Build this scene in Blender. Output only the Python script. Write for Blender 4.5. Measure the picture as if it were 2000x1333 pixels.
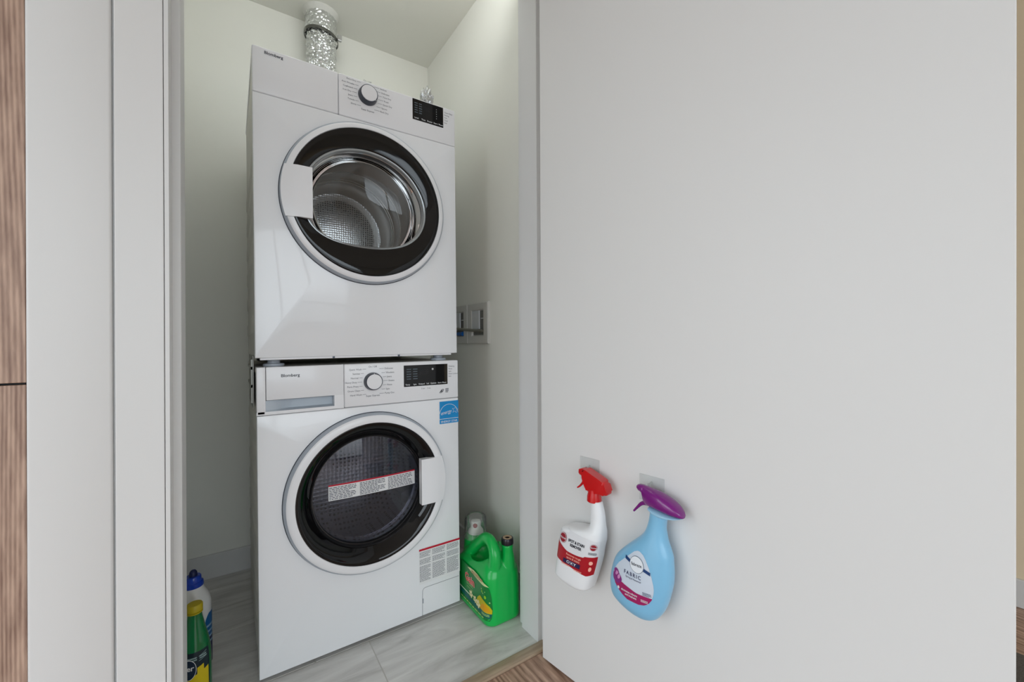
import bpy, bmesh, math, random
from mathutils import Matrix, Vector, noise
random.seed(7)
PI = math.pi
scene = bpy.context.scene
COL = scene.collection
for o in list(bpy.data.objects):
    bpy.data.objects.remove(o)

# ------------------------------------------------------------------ camera
cam_d = bpy.data.cameras.new('camera')
cam = bpy.data.objects.new('camera', cam_d)
COL.objects.link(cam)
cam_d.sensor_fit = 'HORIZONTAL'; cam_d.sensor_width = 36.0
cam_d.lens = 810.56 / 2000 * 36.0
cam_d.clip_start = 0.02
_r = Vector((0.828, -0.5606, -0.0097)); _f = Vector((0.5606, 0.8281, -0.001)).normalized()
_r = (_r - _f * _r.dot(_f)).normalized(); _u = _r.cross(_f)
M = Matrix((_r, _u, -_f)).transposed().to_4x4()
M.translation = Vector((-0.0546, -1.2985, 0.9153))
cam.matrix_world = M
scene.camera = cam

# ------------------------------------------------------------------ light and exposure
scene.view_settings.view_transform = 'Standard'
scene.view_settings.look = 'None'
scene.view_settings.gamma = 1.0
scene.view_settings.use_curve_mapping = False
scene.view_settings.exposure = -0.1
world = bpy.data.worlds.new('sky'); scene.world = world
world.use_nodes = True
wn = world.node_tree.nodes; wl = world.node_tree.links
wn.clear()
w_out = wn.new('ShaderNodeOutputWorld'); w_bg = wn.new('ShaderNodeBackground')
w_tc = wn.new('ShaderNodeTexCoord'); w_sep = wn.new('ShaderNodeSeparateXYZ'); w_ramp = wn.new('ShaderNodeValToRGB')
w_map = wn.new('ShaderNodeMapRange')
wl.new(w_tc.outputs['Generated'], w_sep.inputs[0]); wl.new(w_sep.outputs['Z'], w_map.inputs[0])
w_map.inputs[1].default_value = -1; w_map.inputs[2].default_value = 1
wl.new(w_map.outputs[0], w_ramp.inputs[0])
e = w_ramp.color_ramp.elements
e[0].position = 0.0; e[0].color = (0.25, 0.26, 0.27, 1)
e[1].position = 1.0; e[1].color = (0.74, 0.86, 1.0, 1)
for pos, c in ((0.47, (0.33, 0.36, 0.38, 1)), (0.52, (0.82, 0.92, 1.0, 1)), (0.7, (0.85, 0.935, 1.0, 1))):
    k = e.new(pos); k.color = c
w_bg.inputs[1].default_value = 4.55
wl.new(w_ramp.outputs[0], w_bg.inputs[0]); wl.new(w_bg.outputs[0], w_out.inputs[0])

def area(name, loc, rot, sx, sy, power, color=(1, 1, 1), portal=False):
    l = bpy.data.lights.new(name, 'AREA'); l.shape = 'RECTANGLE'; l.size = sx; l.size_y = sy
    l.energy = power; l.color = color
    if portal: l.cycles.is_portal = True
    o = bpy.data.objects.new(name, l); COL.objects.link(o); o.location = loc; o.rotation_euler = rot
    return o
RX0, RX1, RY0, RY1, RZ = -2.9, 2.144, -4.6, -0.345, 2.55
area('portal_back', (-0.55, RY0 - 0.02, 1.25), (PI / 2, 0, 0), 3.7, 2.3, 1, portal=True)
area('portal_side', (RX0 - 0.02, -1.6, 1.25), (0, -PI / 2, 0), 2.3, 2.2, 1, portal=True)
area('added_batten_light', (0.28, -0.163, 2.2), (PI / 2 + 0.5, 0, 0), 0.76, 0.035, 2.9, (0.95, 0.98, 1.0))  # added light, out of view, lifts the closet interior

# ------------------------------------------------------------------ materials
def lin(c):
    return tuple((v / 12.92 if v <= 0.04045 else ((v + 0.055) / 1.055) ** 2.4) for v in c)
def srgb(r, g, b):
    return lin((r / 255, g / 255, b / 255)) + (1,)
MATS = {}
def mat(name, color, rough=0.5, metal=0.0, spec=0.5, coat=0.0, bump=0.0, bscale=200.0, vary=0.0, vscale=3.0, trans=0.0, ior=1.45):
    if name in MATS: return MATS[name]
    m = bpy.data.materials.new(name); m.use_nodes = True
    nt = m.node_tree; b = nt.nodes['Principled BSDF']
    b.inputs['Base Color'].default_value = color
    b.inputs['Roughness'].default_value = rough
    b.inputs['Metallic'].default_value = metal
    b.inputs['Specular IOR Level'].default_value = spec
    b.inputs['Coat Weight'].default_value = coat
    b.inputs['Coat Roughness'].default_value = 0.05
    b.inputs['Transmission Weight'].default_value = trans
    b.inputs['IOR'].default_value = ior
    tc = nt.nodes.new('ShaderNodeTexCoord')
    n = nt.nodes.new('ShaderNodeTexNoise'); n.inputs['Scale'].default_value = vscale if vary else bscale
    n.inputs['Detail'].default_value = 4
    nt.links.new(tc.outputs['Object'], n.inputs['Vector'])
    if vary:
        mx = nt.nodes.new('ShaderNodeMix'); mx.data_type = 'RGBA'
        d = [max(0, c * (1 - vary)) for c in color[:3]] + [1]; u = [min(1, c * (1 + vary)) for c in color[:3]] + [1]
        mx.inputs[6].default_value = d; mx.inputs[7].default_value = u
        nt.links.new(n.outputs['Fac'], mx.inputs[0]); nt.links.new(mx.outputs[2], b.inputs['Base Color'])
    if bump:
        n2 = nt.nodes.new('ShaderNodeTexNoise'); n2.inputs['Scale'].default_value = bscale; n2.inputs['Detail'].default_value = 3
        nt.links.new(tc.outputs['Object'], n2.inputs['Vector'])
        bp = nt.nodes.new('ShaderNodeBump'); bp.inputs['Strength'].default_value = bump; bp.inputs['Distance'].default_value = 0.002
        nt.links.new(n2.outputs['Fac'], bp.inputs['Height']); nt.links.new(bp.outputs[0], b.inputs['Normal'])
    MATS[name] = m
    return m

def glass_mat(name, tint, rough=0.02, ior=1.45, haze=0.0, haze_col=(0.6, 0.65, 0.7, 1)):
    """thin see-through sheet: tinted transparency under a Fresnel reflection"""
    if name in MATS: return MATS[name]
    m = bpy.data.materials.new(name); m.use_nodes = True
    nt = m.node_tree; nt.nodes.clear()
    out = nt.nodes.new('ShaderNodeOutputMaterial'); mix = nt.nodes.new('ShaderNodeMixShader')
    tr = nt.nodes.new('ShaderNodeBsdfTransparent'); gl = nt.nodes.new('ShaderNodeBsdfGlossy'); fr = nt.nodes.new('ShaderNodeFresnel')
    tr.inputs[0].default_value = tint; gl.inputs['Roughness'].default_value = rough; fr.inputs['IOR'].default_value = ior
    base = tr
    if haze:
        df = nt.nodes.new('ShaderNodeBsdfDiffuse'); df.inputs[0].default_value = haze_col
        m2 = nt.nodes.new('ShaderNodeMixShader'); m2.inputs[0].default_value = haze
        nt.links.new(tr.outputs[0], m2.inputs[1]); nt.links.new(df.outputs[0], m2.inputs[2]); base = m2
    nt.links.new(fr.outputs[0], mix.inputs[0]); nt.links.new(base.outputs[0], mix.inputs[1]); nt.links.new(gl.outputs[0], mix.inputs[2])
    nt.links.new(mix.outputs[0], out.inputs[0])
    MATS[name] = m
    return m

def wood_mat(name, dark, light, axis='Z', scale=1.0, rough=0.45, fine=26):
    if name in MATS: return MATS[name]
    m = bpy.data.materials.new(name); m.use_nodes = True
    nt = m.node_tree; b = nt.nodes['Principled BSDF']; L = nt.links
    tc = nt.nodes.new('ShaderNodeTexCoord'); oi = nt.nodes.new('ShaderNodeObjectInfo')
    add = nt.nodes.new('ShaderNodeVectorMath'); add.operation = 'MULTIPLY_ADD'
    comb = nt.nodes.new('ShaderNodeCombineXYZ')
    for k in range(3): L.new(oi.outputs['Random'], comb.inputs[k])
    add.inputs[1].default_value = (37, 53, 71)
    L.new(comb.outputs[0], add.inputs[0]); L.new(tc.outputs['Object'], add.inputs[2])
    mp = nt.nodes.new('ShaderNodeMapping')
    s = {'X': (0.12, 1, 1), 'Y': (1, 0.12, 1), 'Z': (1, 1, 0.12)}[axis]
    mp.inputs['Scale'].default_value = [v * scale for v in s]
    L.new(add.outputs[0], mp.inputs[0])
    n1 = nt.nodes.new('ShaderNodeTexNoise'); n1.inputs['Scale'].default_value = 5; n1.inputs['Detail'].default_value = 1.5; n1.inputs['Distortion'].default_value = 0.4
    L.new(mp.outputs[0], n1.inputs['Vector'])
    mul = nt.nodes.new('ShaderNodeMath'); mul.operation = 'MULTIPLY'; mul.inputs[1].default_value = fine
    L.new(n1.outputs['Fac'], mul.inputs[0])
    sp = nt.nodes.new('ShaderNodeSeparateXYZ'); L.new(add.outputs[0], sp.inputs[0])
    rings = nt.nodes.new('ShaderNodeMath'); rings.operation = 'MULTIPLY_ADD'; rings.inputs[1].default_value = {'Z': 1150, 'Y': 380, 'X': 260}[axis]
    L.new(sp.outputs['Y' if axis == 'X' else 'X'], rings.inputs[0]); L.new(mul.outputs[0], rings.inputs[2])
    sn = nt.nodes.new('ShaderNodeMath'); sn.operation = 'SINE'; L.new(rings.outputs[0], sn.inputs[0])
    n2 = nt.nodes.new('ShaderNodeTexNoise'); n2.inputs['Scale'].default_value = 140; n2.inputs['Detail'].default_value = 3
    L.new(mp.outputs[0], n2.inputs['Vector'])
    m1 = nt.nodes.new('ShaderNodeMath'); m1.operation = 'MULTIPLY_ADD'; m1.inputs[1].default_value = 0.15; m1.inputs[2].default_value = 0.0
    L.new(sn.outputs[0], m1.inputs[0])
    m2 = nt.nodes.new('ShaderNodeMath'); m2.operation = 'ADD'; L.new(m1.outputs[0], m2.inputs[0]); L.new(n2.outputs['Fac'], m2.inputs[1])
    rp = nt.nodes.new('ShaderNodeValToRGB')
    rp.color_ramp.elements[0].position = 0.2; rp.color_ramp.elements[0].color = dark
    rp.color_ramp.elements[1].position = 0.8; rp.color_ramp.elements[1].color = light
    L.new(m2.outputs[0], rp.inputs[0]); L.new(rp.outputs[0], b.inputs['Base Color'])
    b.inputs['Roughness'].default_value = rough
    MATS[name] = m
    return m

def tile_mat():
    m = bpy.data.materials.new('stone_tile'); m.use_nodes = True
    nt = m.node_tree; b = nt.nodes['Principled BSDF']; L = nt.links
    tc = nt.nodes.new('ShaderNodeTexCoord'); oi = nt.nodes.new('ShaderNodeObjectInfo')
    comb = nt.nodes.new('ShaderNodeCombineXYZ')
    for k in range(3): L.new(oi.outputs['Random'], comb.inputs[k])
    add = nt.nodes.new('ShaderNodeVectorMath'); add.operation = 'MULTIPLY_ADD'; add.inputs[1].default_value = (31, 47, 11)
    L.new(comb.outputs[0], add.inputs[0]); L.new(tc.outputs['Object'], add.inputs[2])
    mp = nt.nodes.new('ShaderNodeMapping'); mp.inputs['Scale'].default_value = (1.0, 6.5, 1); mp.inputs['Rotation'].default_value = (0, 0, 0.16)
    L.new(add.outputs[0], mp.inputs[0])
    n1 = nt.nodes.new('ShaderNodeTexNoise'); n1.inputs['Scale'].default_value = 3.0; n1.inputs['Detail'].default_value = 7; n1.inputs['Distortion'].default_value = 0.9; n1.inputs['Roughness'].default_value = 0.62
    L.new(mp.outputs[0], n1.inputs['Vector'])
    rp = nt.nodes.new('ShaderNodeValToRGB'); e = rp.color_ramp.elements
    e[0].position = 0.3; e[0].color = srgb(182, 180, 176)
    e[1].position = 0.72; e[1].color = srgb(232, 231, 228)
    k = e.new(0.5); k.color = srgb(212, 210, 207)
    L.new(n1.outputs['Fac'], rp.inputs[0]); L.new(rp.outputs[0], b.inputs['Base Color'])
    b.inputs['Roughness'].default_value = 0.38
    MATS['tile'] = m
    return m

def perf_mat(name, col, hole, scale, metal=0.9, rough=0.28):
    """sheet metal with small punched holes"""
    m = bpy.data.materials.new(name); m.use_nodes = True
    nt = m.node_tree; b = nt.nodes['Principled BSDF']; L = nt.links
    tc = nt.nodes.new('ShaderNodeTexCoord')
    v = nt.nodes.new('ShaderNodeTexVoronoi'); v.inputs['Scale'].default_value = scale; v.inputs['Randomness'].default_value = 0.15
    L.new(tc.outputs['Object'], v.inputs['Vector'])
    rp = nt.nodes.new('ShaderNodeValToRGB'); e = rp.color_ramp.elements
    e[0].position = 0.28; e[0].color = hole; e[1].position = 0.36; e[1].color = col
    L.new(v.outputs['Distance'], rp.inputs[0]); L.new(rp.outputs[0], b.inputs['Base Color'])
    bp = nt.nodes.new('ShaderNodeBump'); bp.inputs['Strength'].default_value = 0.7; bp.inputs['Distance'].default_value = 0.002
    L.new(v.outputs['Distance'], bp.inputs['Height']); L.new(bp.outputs[0], b.inputs['Normal'])
    b.inputs['Metallic'].default_value = metal; b.inputs['Roughness'].default_value = rough
    return m

WALL = mat('closet_paint', srgb(240, 240, 232), 0.75, bump=0.06, bscale=350)
ROOMW = mat('room_paint', srgb(228, 226, 220), 0.8, bump=0.05, bscale=300)
BEIGE = mat('warm_wall_paint', srgb(238, 220, 190), 0.8, bump=0.05, bscale=300)
TRIMW = mat('trim_paint', srgb(221, 221, 220), 0.42, bump=0.02, bscale=90)
DOORW = mat('door_paint', srgb(222, 221, 219), 0.5, bump=0.02, bscale=120)
ENAMEL = mat('white_enamel', srgb(240, 241, 243), 0.22, coat=0.5)
PLASTW = mat('white_plastic', srgb(241, 241, 243), 0.28, coat=0.2)
SIDEM = mat('painted_steel', srgb(212, 210, 203), 0.4)
GREYP = mat('grey_plastic', srgb(150, 156, 164), 0.35)
BLACKG = mat('black_gloss', srgb(9, 9, 11), 0.05, spec=0.5)
BLACKM = mat('black_matte', srgb(18, 18, 20), 0.5)
DARKGAP = mat('dark_seam', srgb(96, 98, 102), 0.7)
SEAM = mat('grey_seam', srgb(150, 152, 155), 0.6)
INK = mat('grey_ink', srgb(88, 90, 100), 0.6)
INKD = mat('dark_ink', srgb(38, 40, 52), 0.5)
INKW = mat('white_ink', srgb(226, 228, 230), 0.5)
REDI = mat('red_ink', srgb(190, 22, 48), 0.5)
PAPER = mat('white_label', srgb(232, 232, 232), 0.5)
BLUEI = mat('blue_label', srgb(14, 140, 205), 0.45)
STEEL = mat('bright_steel', srgb(200, 200, 200), 0.3, metal=0.95)
DRUM = mat('drum_steel', srgb(176, 171, 164), 0.36, metal=0.45)
CHROME = mat('chrome_rim', srgb(205, 210, 212), 0.14, metal=0.9)
FOIL = mat('foil', srgb(222, 224, 224), 0.2, metal=0.92, bump=0.5, bscale=160)
GREEN = mat('green_plastic', srgb(8, 182, 78), 0.3, coat=0.25)
TILE = tile_mat()
GROUT = mat('grout', srgb(196, 194, 188), 0.9)
CABW = wood_mat('cabinet_wood', srgb(134, 105, 90), srgb(196, 166, 146), 'Z', 1.0, 0.5, fine=60)
PLANKW = wood_mat('plank_wood', srgb(128, 96, 78), srgb(200, 166, 144), 'Y', 1.0, 0.4, fine=95)
PLANKB = wood_mat('brown_plank', srgb(96, 62, 36), srgb(150, 104, 66), 'Y', 1.0, 0.4)
THRW = wood_mat('threshold_wood', srgb(160, 138, 116), srgb(186, 164, 140), 'X', 1.0, 0.4)

# ------------------------------------------------------------------ mesh helpers
def obj(name, bm, m, parent=None, smooth=None, kind=None, label=None):
    me = bpy.data.meshes.new(name)
    bmesh.ops.recalc_face_normals(bm, faces=bm.faces)
    bm.to_mesh(me); bm.free()
    if isinstance(m, (list, tuple)):
        for k in m: me.materials.append(k)
    elif m: me.materials.append(m)
    if smooth is not None:
        me.polygons.foreach_set('use_smooth', [True] * len(me.polygons))
        if smooth < 179: me.set_sharp_from_angle(angle=math.radians(smooth))
    o = bpy.data.objects.new(name, me); COL.objects.link(o)
    if parent: o.parent = parent
    if kind: o['kind'] = kind
    if label: o['label'] = label
    return o
def tag(o, label, cat=None, group=None, kind=None):
    o['label'] = label
    if cat: o['category'] = cat
    if group: o['group'] = group
    if kind: o['kind'] = kind
    return o
def thing(name, label, cat, loc=(0, 0, 0), rot=(0, 0, 0), group=None):
    o = bpy.data.objects.new(name, None); COL.objects.link(o)
    o.location = loc; o.rotation_euler = rot; o.empty_display_size = 0.05
    return tag(o, label, cat, group)
def box(bm, x0, x1, y0, y1, z0, z1, bevel=0.0, seg=2):
    r = bmesh.ops.create_cube(bm, size=1.0)
    vs = r['verts']
    for v in vs:
        v.co = Vector((x0 + (v.co.x + .5) * (x1 - x0), y0 + (v.co.y + .5) * (y1 - y0), z0 + (v.co.z + .5) * (z1 - z0)))
    if bevel:
        es = list({e for v in vs for e in v.link_edges})
        bmesh.ops.bevel(bm, geom=es, offset=bevel, segments=seg, affect='EDGES', profile=0.5)
    return bm
def bx(*a, **k):
    return box(bmesh.new(), *a, **k)
def loft(bm, rings, cap0=True, cap1=True, closed=True):
    vr = [[bm.verts.new(p) for p in r] for r in rings]
    n = len(vr[0])
    for a, b in zip(vr[:-1], vr[1:]):
        for i in range(n if closed else n - 1):
            j = (i + 1) % n
            try: bm.faces.new((a[i], a[j], b[j], b[i]))
            except ValueError: pass
    if cap0: bm.faces.new(vr[0][::-1])
    if cap1: bm.faces.new(vr[-1])
    return vr
def lathe_z(bm, prof, cx=0, cy=0, n=40, cap0=True, cap1=True):
    return loft(bm, [[(cx + r * math.cos(2 * PI * i / n), cy + r * math.sin(2 * PI * i / n), z) for i in range(n)] for r, z in prof], cap0, cap1)
def lathe_y(bm, prof, cx=0, cz=0, n=96, cap0=False, cap1=False):
    return loft(bm, [[(cx + r * math.cos(2 * PI * i / n), y, cz + r * math.sin(2 * PI * i / n)) for i in range(n)] for r, y in prof], cap0, cap1)
def tube(bm, pts, rad, n=12, cap=True):
    pts = [Vector(p) for p in pts]; rings = []
    up = Vector((0, 0, 1)); prev = None
    for i, p in enumerate(pts):
        t = (pts[min(i + 1, len(pts) - 1)] - pts[max(i - 1, 0)]).normalized()
        if prev is None:
            a = t.cross(up)
            if a.length < 1e-3: a = t.cross(Vector((1, 0, 0)))
        else:
            a = prev - t * prev.dot(t)
        a.normalize(); prev = a; b = t.cross(a)
        r = rad[i] if isinstance(rad, (list, tuple)) else rad
        rings.append([p + (a * math.cos(2 * PI * k / n) + b * math.sin(2 * PI * k / n)) * r for k in range(n)])
    return loft(bm, rings, cap, cap)
def spline(pts, n=8):
    """Catmull-Rom through points"""
    P = [Vector(p) for p in pts]; out = []
    for i in range(len(P) - 1):
        p0, p1, p2, p3 = P[max(i - 1, 0)], P[i], P[i + 1], P[min(i + 2, len(P) - 1)]
        for k in range(n):
            t = k / n
            out.append(0.5 * ((2 * p1) + (p2 - p0) * t + (2 * p0 - 5 * p1 + 4 * p2 - p3) * t * t + (3 * p1 - p0 - 3 * p2 + p3) * t ** 3))
    out.append(P[-1]); return out
def prism(bm, poly, y0, y1, bevel=0.0, seg=2):
    """polygon in (x,z), extruded in y from y0 to y1"""
    a = [bm.verts.new((x, y0, z)) for x, z in poly]; b = [bm.verts.new((x, y1, z)) for x, z in poly]
    n = len(poly); fs = [bm.faces.new(a), bm.faces.new(b[::-1])]
    for i in range(n):
        j = (i + 1) % n
        fs.append(bm.faces.new((a[i], b[i], b[j], a[j])))
    if bevel:
        es = list(fs[0].edges) + list(fs[1].edges)
        bmesh.ops.bevel(bm, geom=es, offset=bevel, segments=seg, affect='EDGES', profile=0.5)
    return bm
def flat(bm, poly, fn=None):
    """flat printed polygon in (u,v), mapped by fn -> 3-D"""
    fn = fn or (lambda u, v: (u, 0, v))
    us = [p[0] for p in poly]; vs_ = [p[1] for p in poly]
    big = max(max(us) - min(us), max(vs_) - min(vs_))
    if big < 0.009:
        return bm.faces.new([bm.verts.new(fn(u, v)) for u, v in poly])
    tmp = bmesh.new(); tmp.faces.new([tmp.verts.new((u, v, 0)) for u, v in poly])
    bmesh.ops.triangulate(tmp, faces=tmp.faces[:])
    for _ in range(5):
        es = [e for e in tmp.edges if e.calc_length() > 0.006]
        if not es: break
        bmesh.ops.subdivide_edges(tmp, edges=es, cuts=1); bmesh.ops.triangulate(tmp, faces=tmp.faces[:])
    tmp.verts.index_update()
    nv = [bm.verts.new(fn(v.co.x, v.co.y)) for v in tmp.verts]
    for f in tmp.faces: bm.faces.new([nv[v.index] for v in f.verts])
    tmp.free()
def rect(bm, u0, u1, v0, v1, fn, nu=1, nv=1):
    g = [[bm.verts.new(fn(u0 + (u1 - u0) * i / nu, v0 + (v1 - v0) * j / nv)) for i in range(nu + 1)] for j in range(nv + 1)]
    for j in range(nv):
        for i in range(nu):
            bm.faces.new((g[j][i], g[j][i + 1], g[j + 1][i + 1], g[j + 1][i]))
def fill_grid(bm, us_at, v0, v1, fn, nu=10, nv=10):
    """patch whose left/right edges come from us_at(v) -> (u0,u1)"""
    rows = []
    for j in range(nv + 1):
        v = v0 + (v1 - v0) * j / nv; a, b = us_at(v)
        rows.append([bm.verts.new(fn(a + (b - a) * i / nu, v)) for i in range(nu + 1)])
    for j in range(nv):
        for i in range(nu):
            bm.faces.new((rows[j][i], rows[j][i + 1], rows[j + 1][i + 1], rows[j + 1][i]))
def ell(cu, cv, ru, rv, n=28, rot=0.0):
    return [(cu + ru * math.cos(2 * PI * i / n) * math.cos(rot) - rv * math.sin(2 * PI * i / n) * math.sin(rot),
             cv + ru * math.cos(2 * PI * i / n) * math.sin(rot) + rv * math.sin(2 * PI * i / n) * math.cos(rot)) for i in range(n)]
_dep = None
def text(bm, s, u, v, size, fn, align='LEFT', bold=0.0, shear=0.0, rot=0.0, sx=1.0, mi=0, space=1.0):
    """lettering: flat glyphs laid at (u,v) and mapped by fn(u,v)"""
    cu = bpy.data.curves.new('lettering', 'FONT'); cu.body = s; cu.size = size; cu.align_x = align
    cu.offset = bold * size; cu.shear = shear; cu.resolution_u = 3; cu.space_character = space
    t = bpy.data.objects.new('lettering', cu); COL.objects.link(t)
    dg = bpy.context.evaluated_depsgraph_get()
    me = bpy.data.meshes.new_from_object(t.evaluated_get(dg))
    vs = []
    c, sn = math.cos(rot), math.sin(rot)
    for w in me.vertices:
        x, y = w.co.x * sx, w.co.y
        vs.append(bm.verts.new(fn(u + x * c - y * sn, v + x * sn + y * c)))
    for p in me.polygons:
        try:
            f = bm.faces.new([vs[i] for i in p.vertices]); f.material_index = mi
        except ValueError: pass
    bpy.data.objects.remove(t); bpy.data.curves.remove(cu); bpy.data.meshes.remove(me)
def fine_lines(bm, u0, u1, v0, v1, rows, fn, rnd, fill=0.55, short=0.3):
    """rows of tiny print, too small to read, as broken strokes"""
    h = (v1 - v0) / rows
    for r in range(rows):
        vb = v1 - (r + 1) * h + h * (1 - fill) / 2; x = u0
        end = u1 - (u1 - u0) * (rnd.random() * short if r % 4 == 3 else rnd.random() * 0.05)
        while x < end - (u1 - u0) * 0.03:
            w = (u1 - u0) * rnd.uniform(0.05, 0.16); x2 = min(end, x + w)
            rect(bm, x, x2, vb, vb + h * fill, fn); x = x2 + (u1 - u0) * 0.025
def interp(tab, x):
    if x <= tab[0][0]: return tab[0][1]
    for (a, va), (b, vb) in zip(tab[:-1], tab[1:]):
        if x <= b:
            t = (x - a) / (b - a) if b > a else 0
            return va + (vb - va) * t
    return tab[-1][1]
def smooth_tab(tab):
    """Catmull-Rom resample of a (z, value...) table"""
    P = [Vector(t).to_3d() if len(t) == 2 else Vector(t) for t in tab]
    return [tuple(p) for p in spline(P, 6)]
def bake(o, *mods):
    for kind, kw in mods:
        m = o.modifiers.new(kind.lower(), kind)
        for k, v in kw.items(): setattr(m, k, v)
    dg = bpy.context.evaluated_depsgraph_get()
    me = bpy.data.meshes.new_from_object(o.evaluated_get(dg))
    o.modifiers.clear(); old = o.data; o.data = me; bpy.data.meshes.remove(old)
    me.polygons.foreach_set('use_smooth', [True] * len(me.polygons))

# ------------------------------------------------------------------ the setting
XL, XR, YB, YF, HC = -0.26, 0.7956, 0.709, -0.345, 2.3224
def struct(name, bm, m, label, parent=None, smooth=None):
    o = obj(name, bm, m, parent, smooth)
    if parent is None: tag(o, label, kind='structure')
    return o
struct('wall_back', bx(XL - 0.1, XR + 0.1, YB, YB + 0.1, 0, 2.65), WALL, 'pale grey back wall of the laundry closet')
struct('wall_closet_right', bx(XR, XR + 0.1, -0.2, YB, 0, 2.65), WALL, 'pale warm right wall inside the laundry closet')
struct('wall_closet_left', bx(XL - 0.1, XL, -0.2, YB, 0, 2.65), WALL, 'pale left wall inside the laundry closet')
struct('ceiling_closet', bx(XL, XR, -0.2, YB, HC, HC + 0.1), WALL, 'pale ceiling of the laundry closet')
b = bx(XL, XR, YB - 0.012, YB, 0, 0.092, bevel=0.002)
struct('baseboard_back', b, TRIMW, 'white baseboard along the closet back wall')
b = bx(XR - 0.012, XR, -0.18, YB - 0.012, 0, 0.092, bevel=0.002)
struct('baseboard_right', b, TRIMW, 'white baseboard along the closet right wall')

LEAN = 0.0045
def lean(bm, k=LEAN, z0=0.93):
    for v in bm.verts: v.co.x += k * (v.co.z - z0)
    return bm
# left of the opening: filler board, casing board, jamb with rabbet
ZT = RZ
struct('trim_1', lean(bx(-0.318, -0.2198, YF, YF + 0.03, 0, ZT, bevel=0.004, seg=3)), TRIMW, 'white filler board beside the wooden cabinet', smooth=40)
b = bx(-0.2165, -0.1525, YF, YF + 0.03, 0, ZT, bevel=0.0012)
loft(b, [[(x, y, z) for x, y in ((-0.2196, YF + 0.009), (-0.2160, YF + 0.009), (-0.2160, YF + 0.03), (-0.2196, YF + 0.03))] for z in (0, ZT)])
struct('trim_2', lean(b), TRIMW, 'white flat casing board left of the closet opening')
b = bmesh.new()
prof = [(-0.1515, YF), (-0.1452, YF), (-0.1448, -0.30), (-0.1330, -0.30), (-0.1320, -0.299), (-0.1320, -0.214), (-0.1515, -0.214)]
loft(b, [[(x, y, z) for x, y in prof] for z in (0, 2.06)])
struct('trim_3', lean(b), TRIMW, 'white door jamb with stop on the left of the closet opening')
struct('wall_front_left', bx(-1.2, -0.1525, YF + 0.03, -0.2, 0, 2.65), ROOMW, 'white wall left of the closet opening')
# right of the opening
b = bmesh.new()
prof = [(0.728, YF + 0.004), (0.728, -0.2995), (0.715, -0.2985), (0.714, -0.297), (0.714, -0.215), (0.7155, -0.2135), (0.7245, -0.2135), (0.7245, -0.19), (0.745, -0.19), (0.745, YF + 0.004)]
loft(b, [[(x, y, z) for x, y in prof] for z in (0, 2.06)])
struct('trim_4', lean(b, 0.0075), TRIMW, 'white door jamb with stop on the right of the closet opening')
struct('wall_front_right', bx(0.745, RX1, YF + 0.02, -0.2, 0, 2.65), ROOMW, 'white wall right of the closet opening, behind the open door')
struct('wall_front_over', bx(-0.1525, 0.745, YF + 0.02, -0.2, 2.06, 2.65), ROOMW, 'white wall above the closet opening')
# room
b = bmesh.new()
struct('wall_right', bx(RX1, RX1 + 0.1, RY0, YF + 0.02, 0, 2.65), BEIGE, 'warm beige wall at the far right beyond the open door')
struct('baseboard_far_right', bx(RX1 - 0.014, RX1, RY0, YF + 0.02, 0, 0.095, bevel=0.003), TRIMW, 'white baseboard along the beige wall')
struct('ceiling', bx(RX0 - 0.1, RX1 + 0.1, RY0 - 0.1, YF + 0.05, RZ, RZ + 0.1), ROOMW, 'white ceiling of the room')
def window_wall(axis):
    """wall with a wide window, its frame and panes"""
    n = 1 if axis == 'back' else 2
    if axis == 'back':
        a0, a1, w0, w1, d = RX0 - 0.1, RX1 + 0.1, -2.4, 1.3, RY0
        P = lambda a, q, z: (a, d - q, z)
    else:
        a0, a1, w0, w1, d = RY0, YF + 0.02, -2.7, -0.5, RX0
        P = lambda a, q, z: (d - q, a, z)
    z0, z1 = 0.1, 2.4
    def slab(bm, p, q, r, s, dq0, dq1):
        A, B = P(p, dq0, r), P(q, dq1, s)
        box(bm, min(A[0], B[0]), max(A[0], B[0]), min(A[1], B[1]), max(A[1], B[1]), r, s)
    bm = bmesh.new()
    slab(bm, a0, w0, 0, 2.65, 0, 0.1); slab(bm, w1, a1, 0, 2.65, 0, 0.1)
    slab(bm, w0, w1, 0, z0, 0, 0.1); slab(bm, w0, w1, z1, 2.65, 0, 0.1)
    struct('wall_room_' + ('back' if n == 1 else 'left'), bm, ROOMW, 'white room wall with a wide window, ' + ('behind the camera' if n == 1 else 'on the left of the room'))
    fm = bmesh.new(); k = 4 if n == 1 else 2
    for i in range(k + 1):
        c = w0 + (w1 - w0) * i / k
        slab(fm, max(w0, c - 0.035), min(w1, c + 0.035), z0, z1, 0.03, 0.08)
    for c in (z0 + 0.03, 0.75, z1 - 0.03): slab(fm, w0, w1, c - 0.03, c + 0.03, 0.03, 0.08)
    struct('window_%d' % n, fm, mat('window_frame', srgb(70, 72, 76), 0.5), 'dark framed wide window ' + ('behind the camera' if n == 1 else 'on the left of the room'))
window_wall('back'); window_wall('side')

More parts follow.
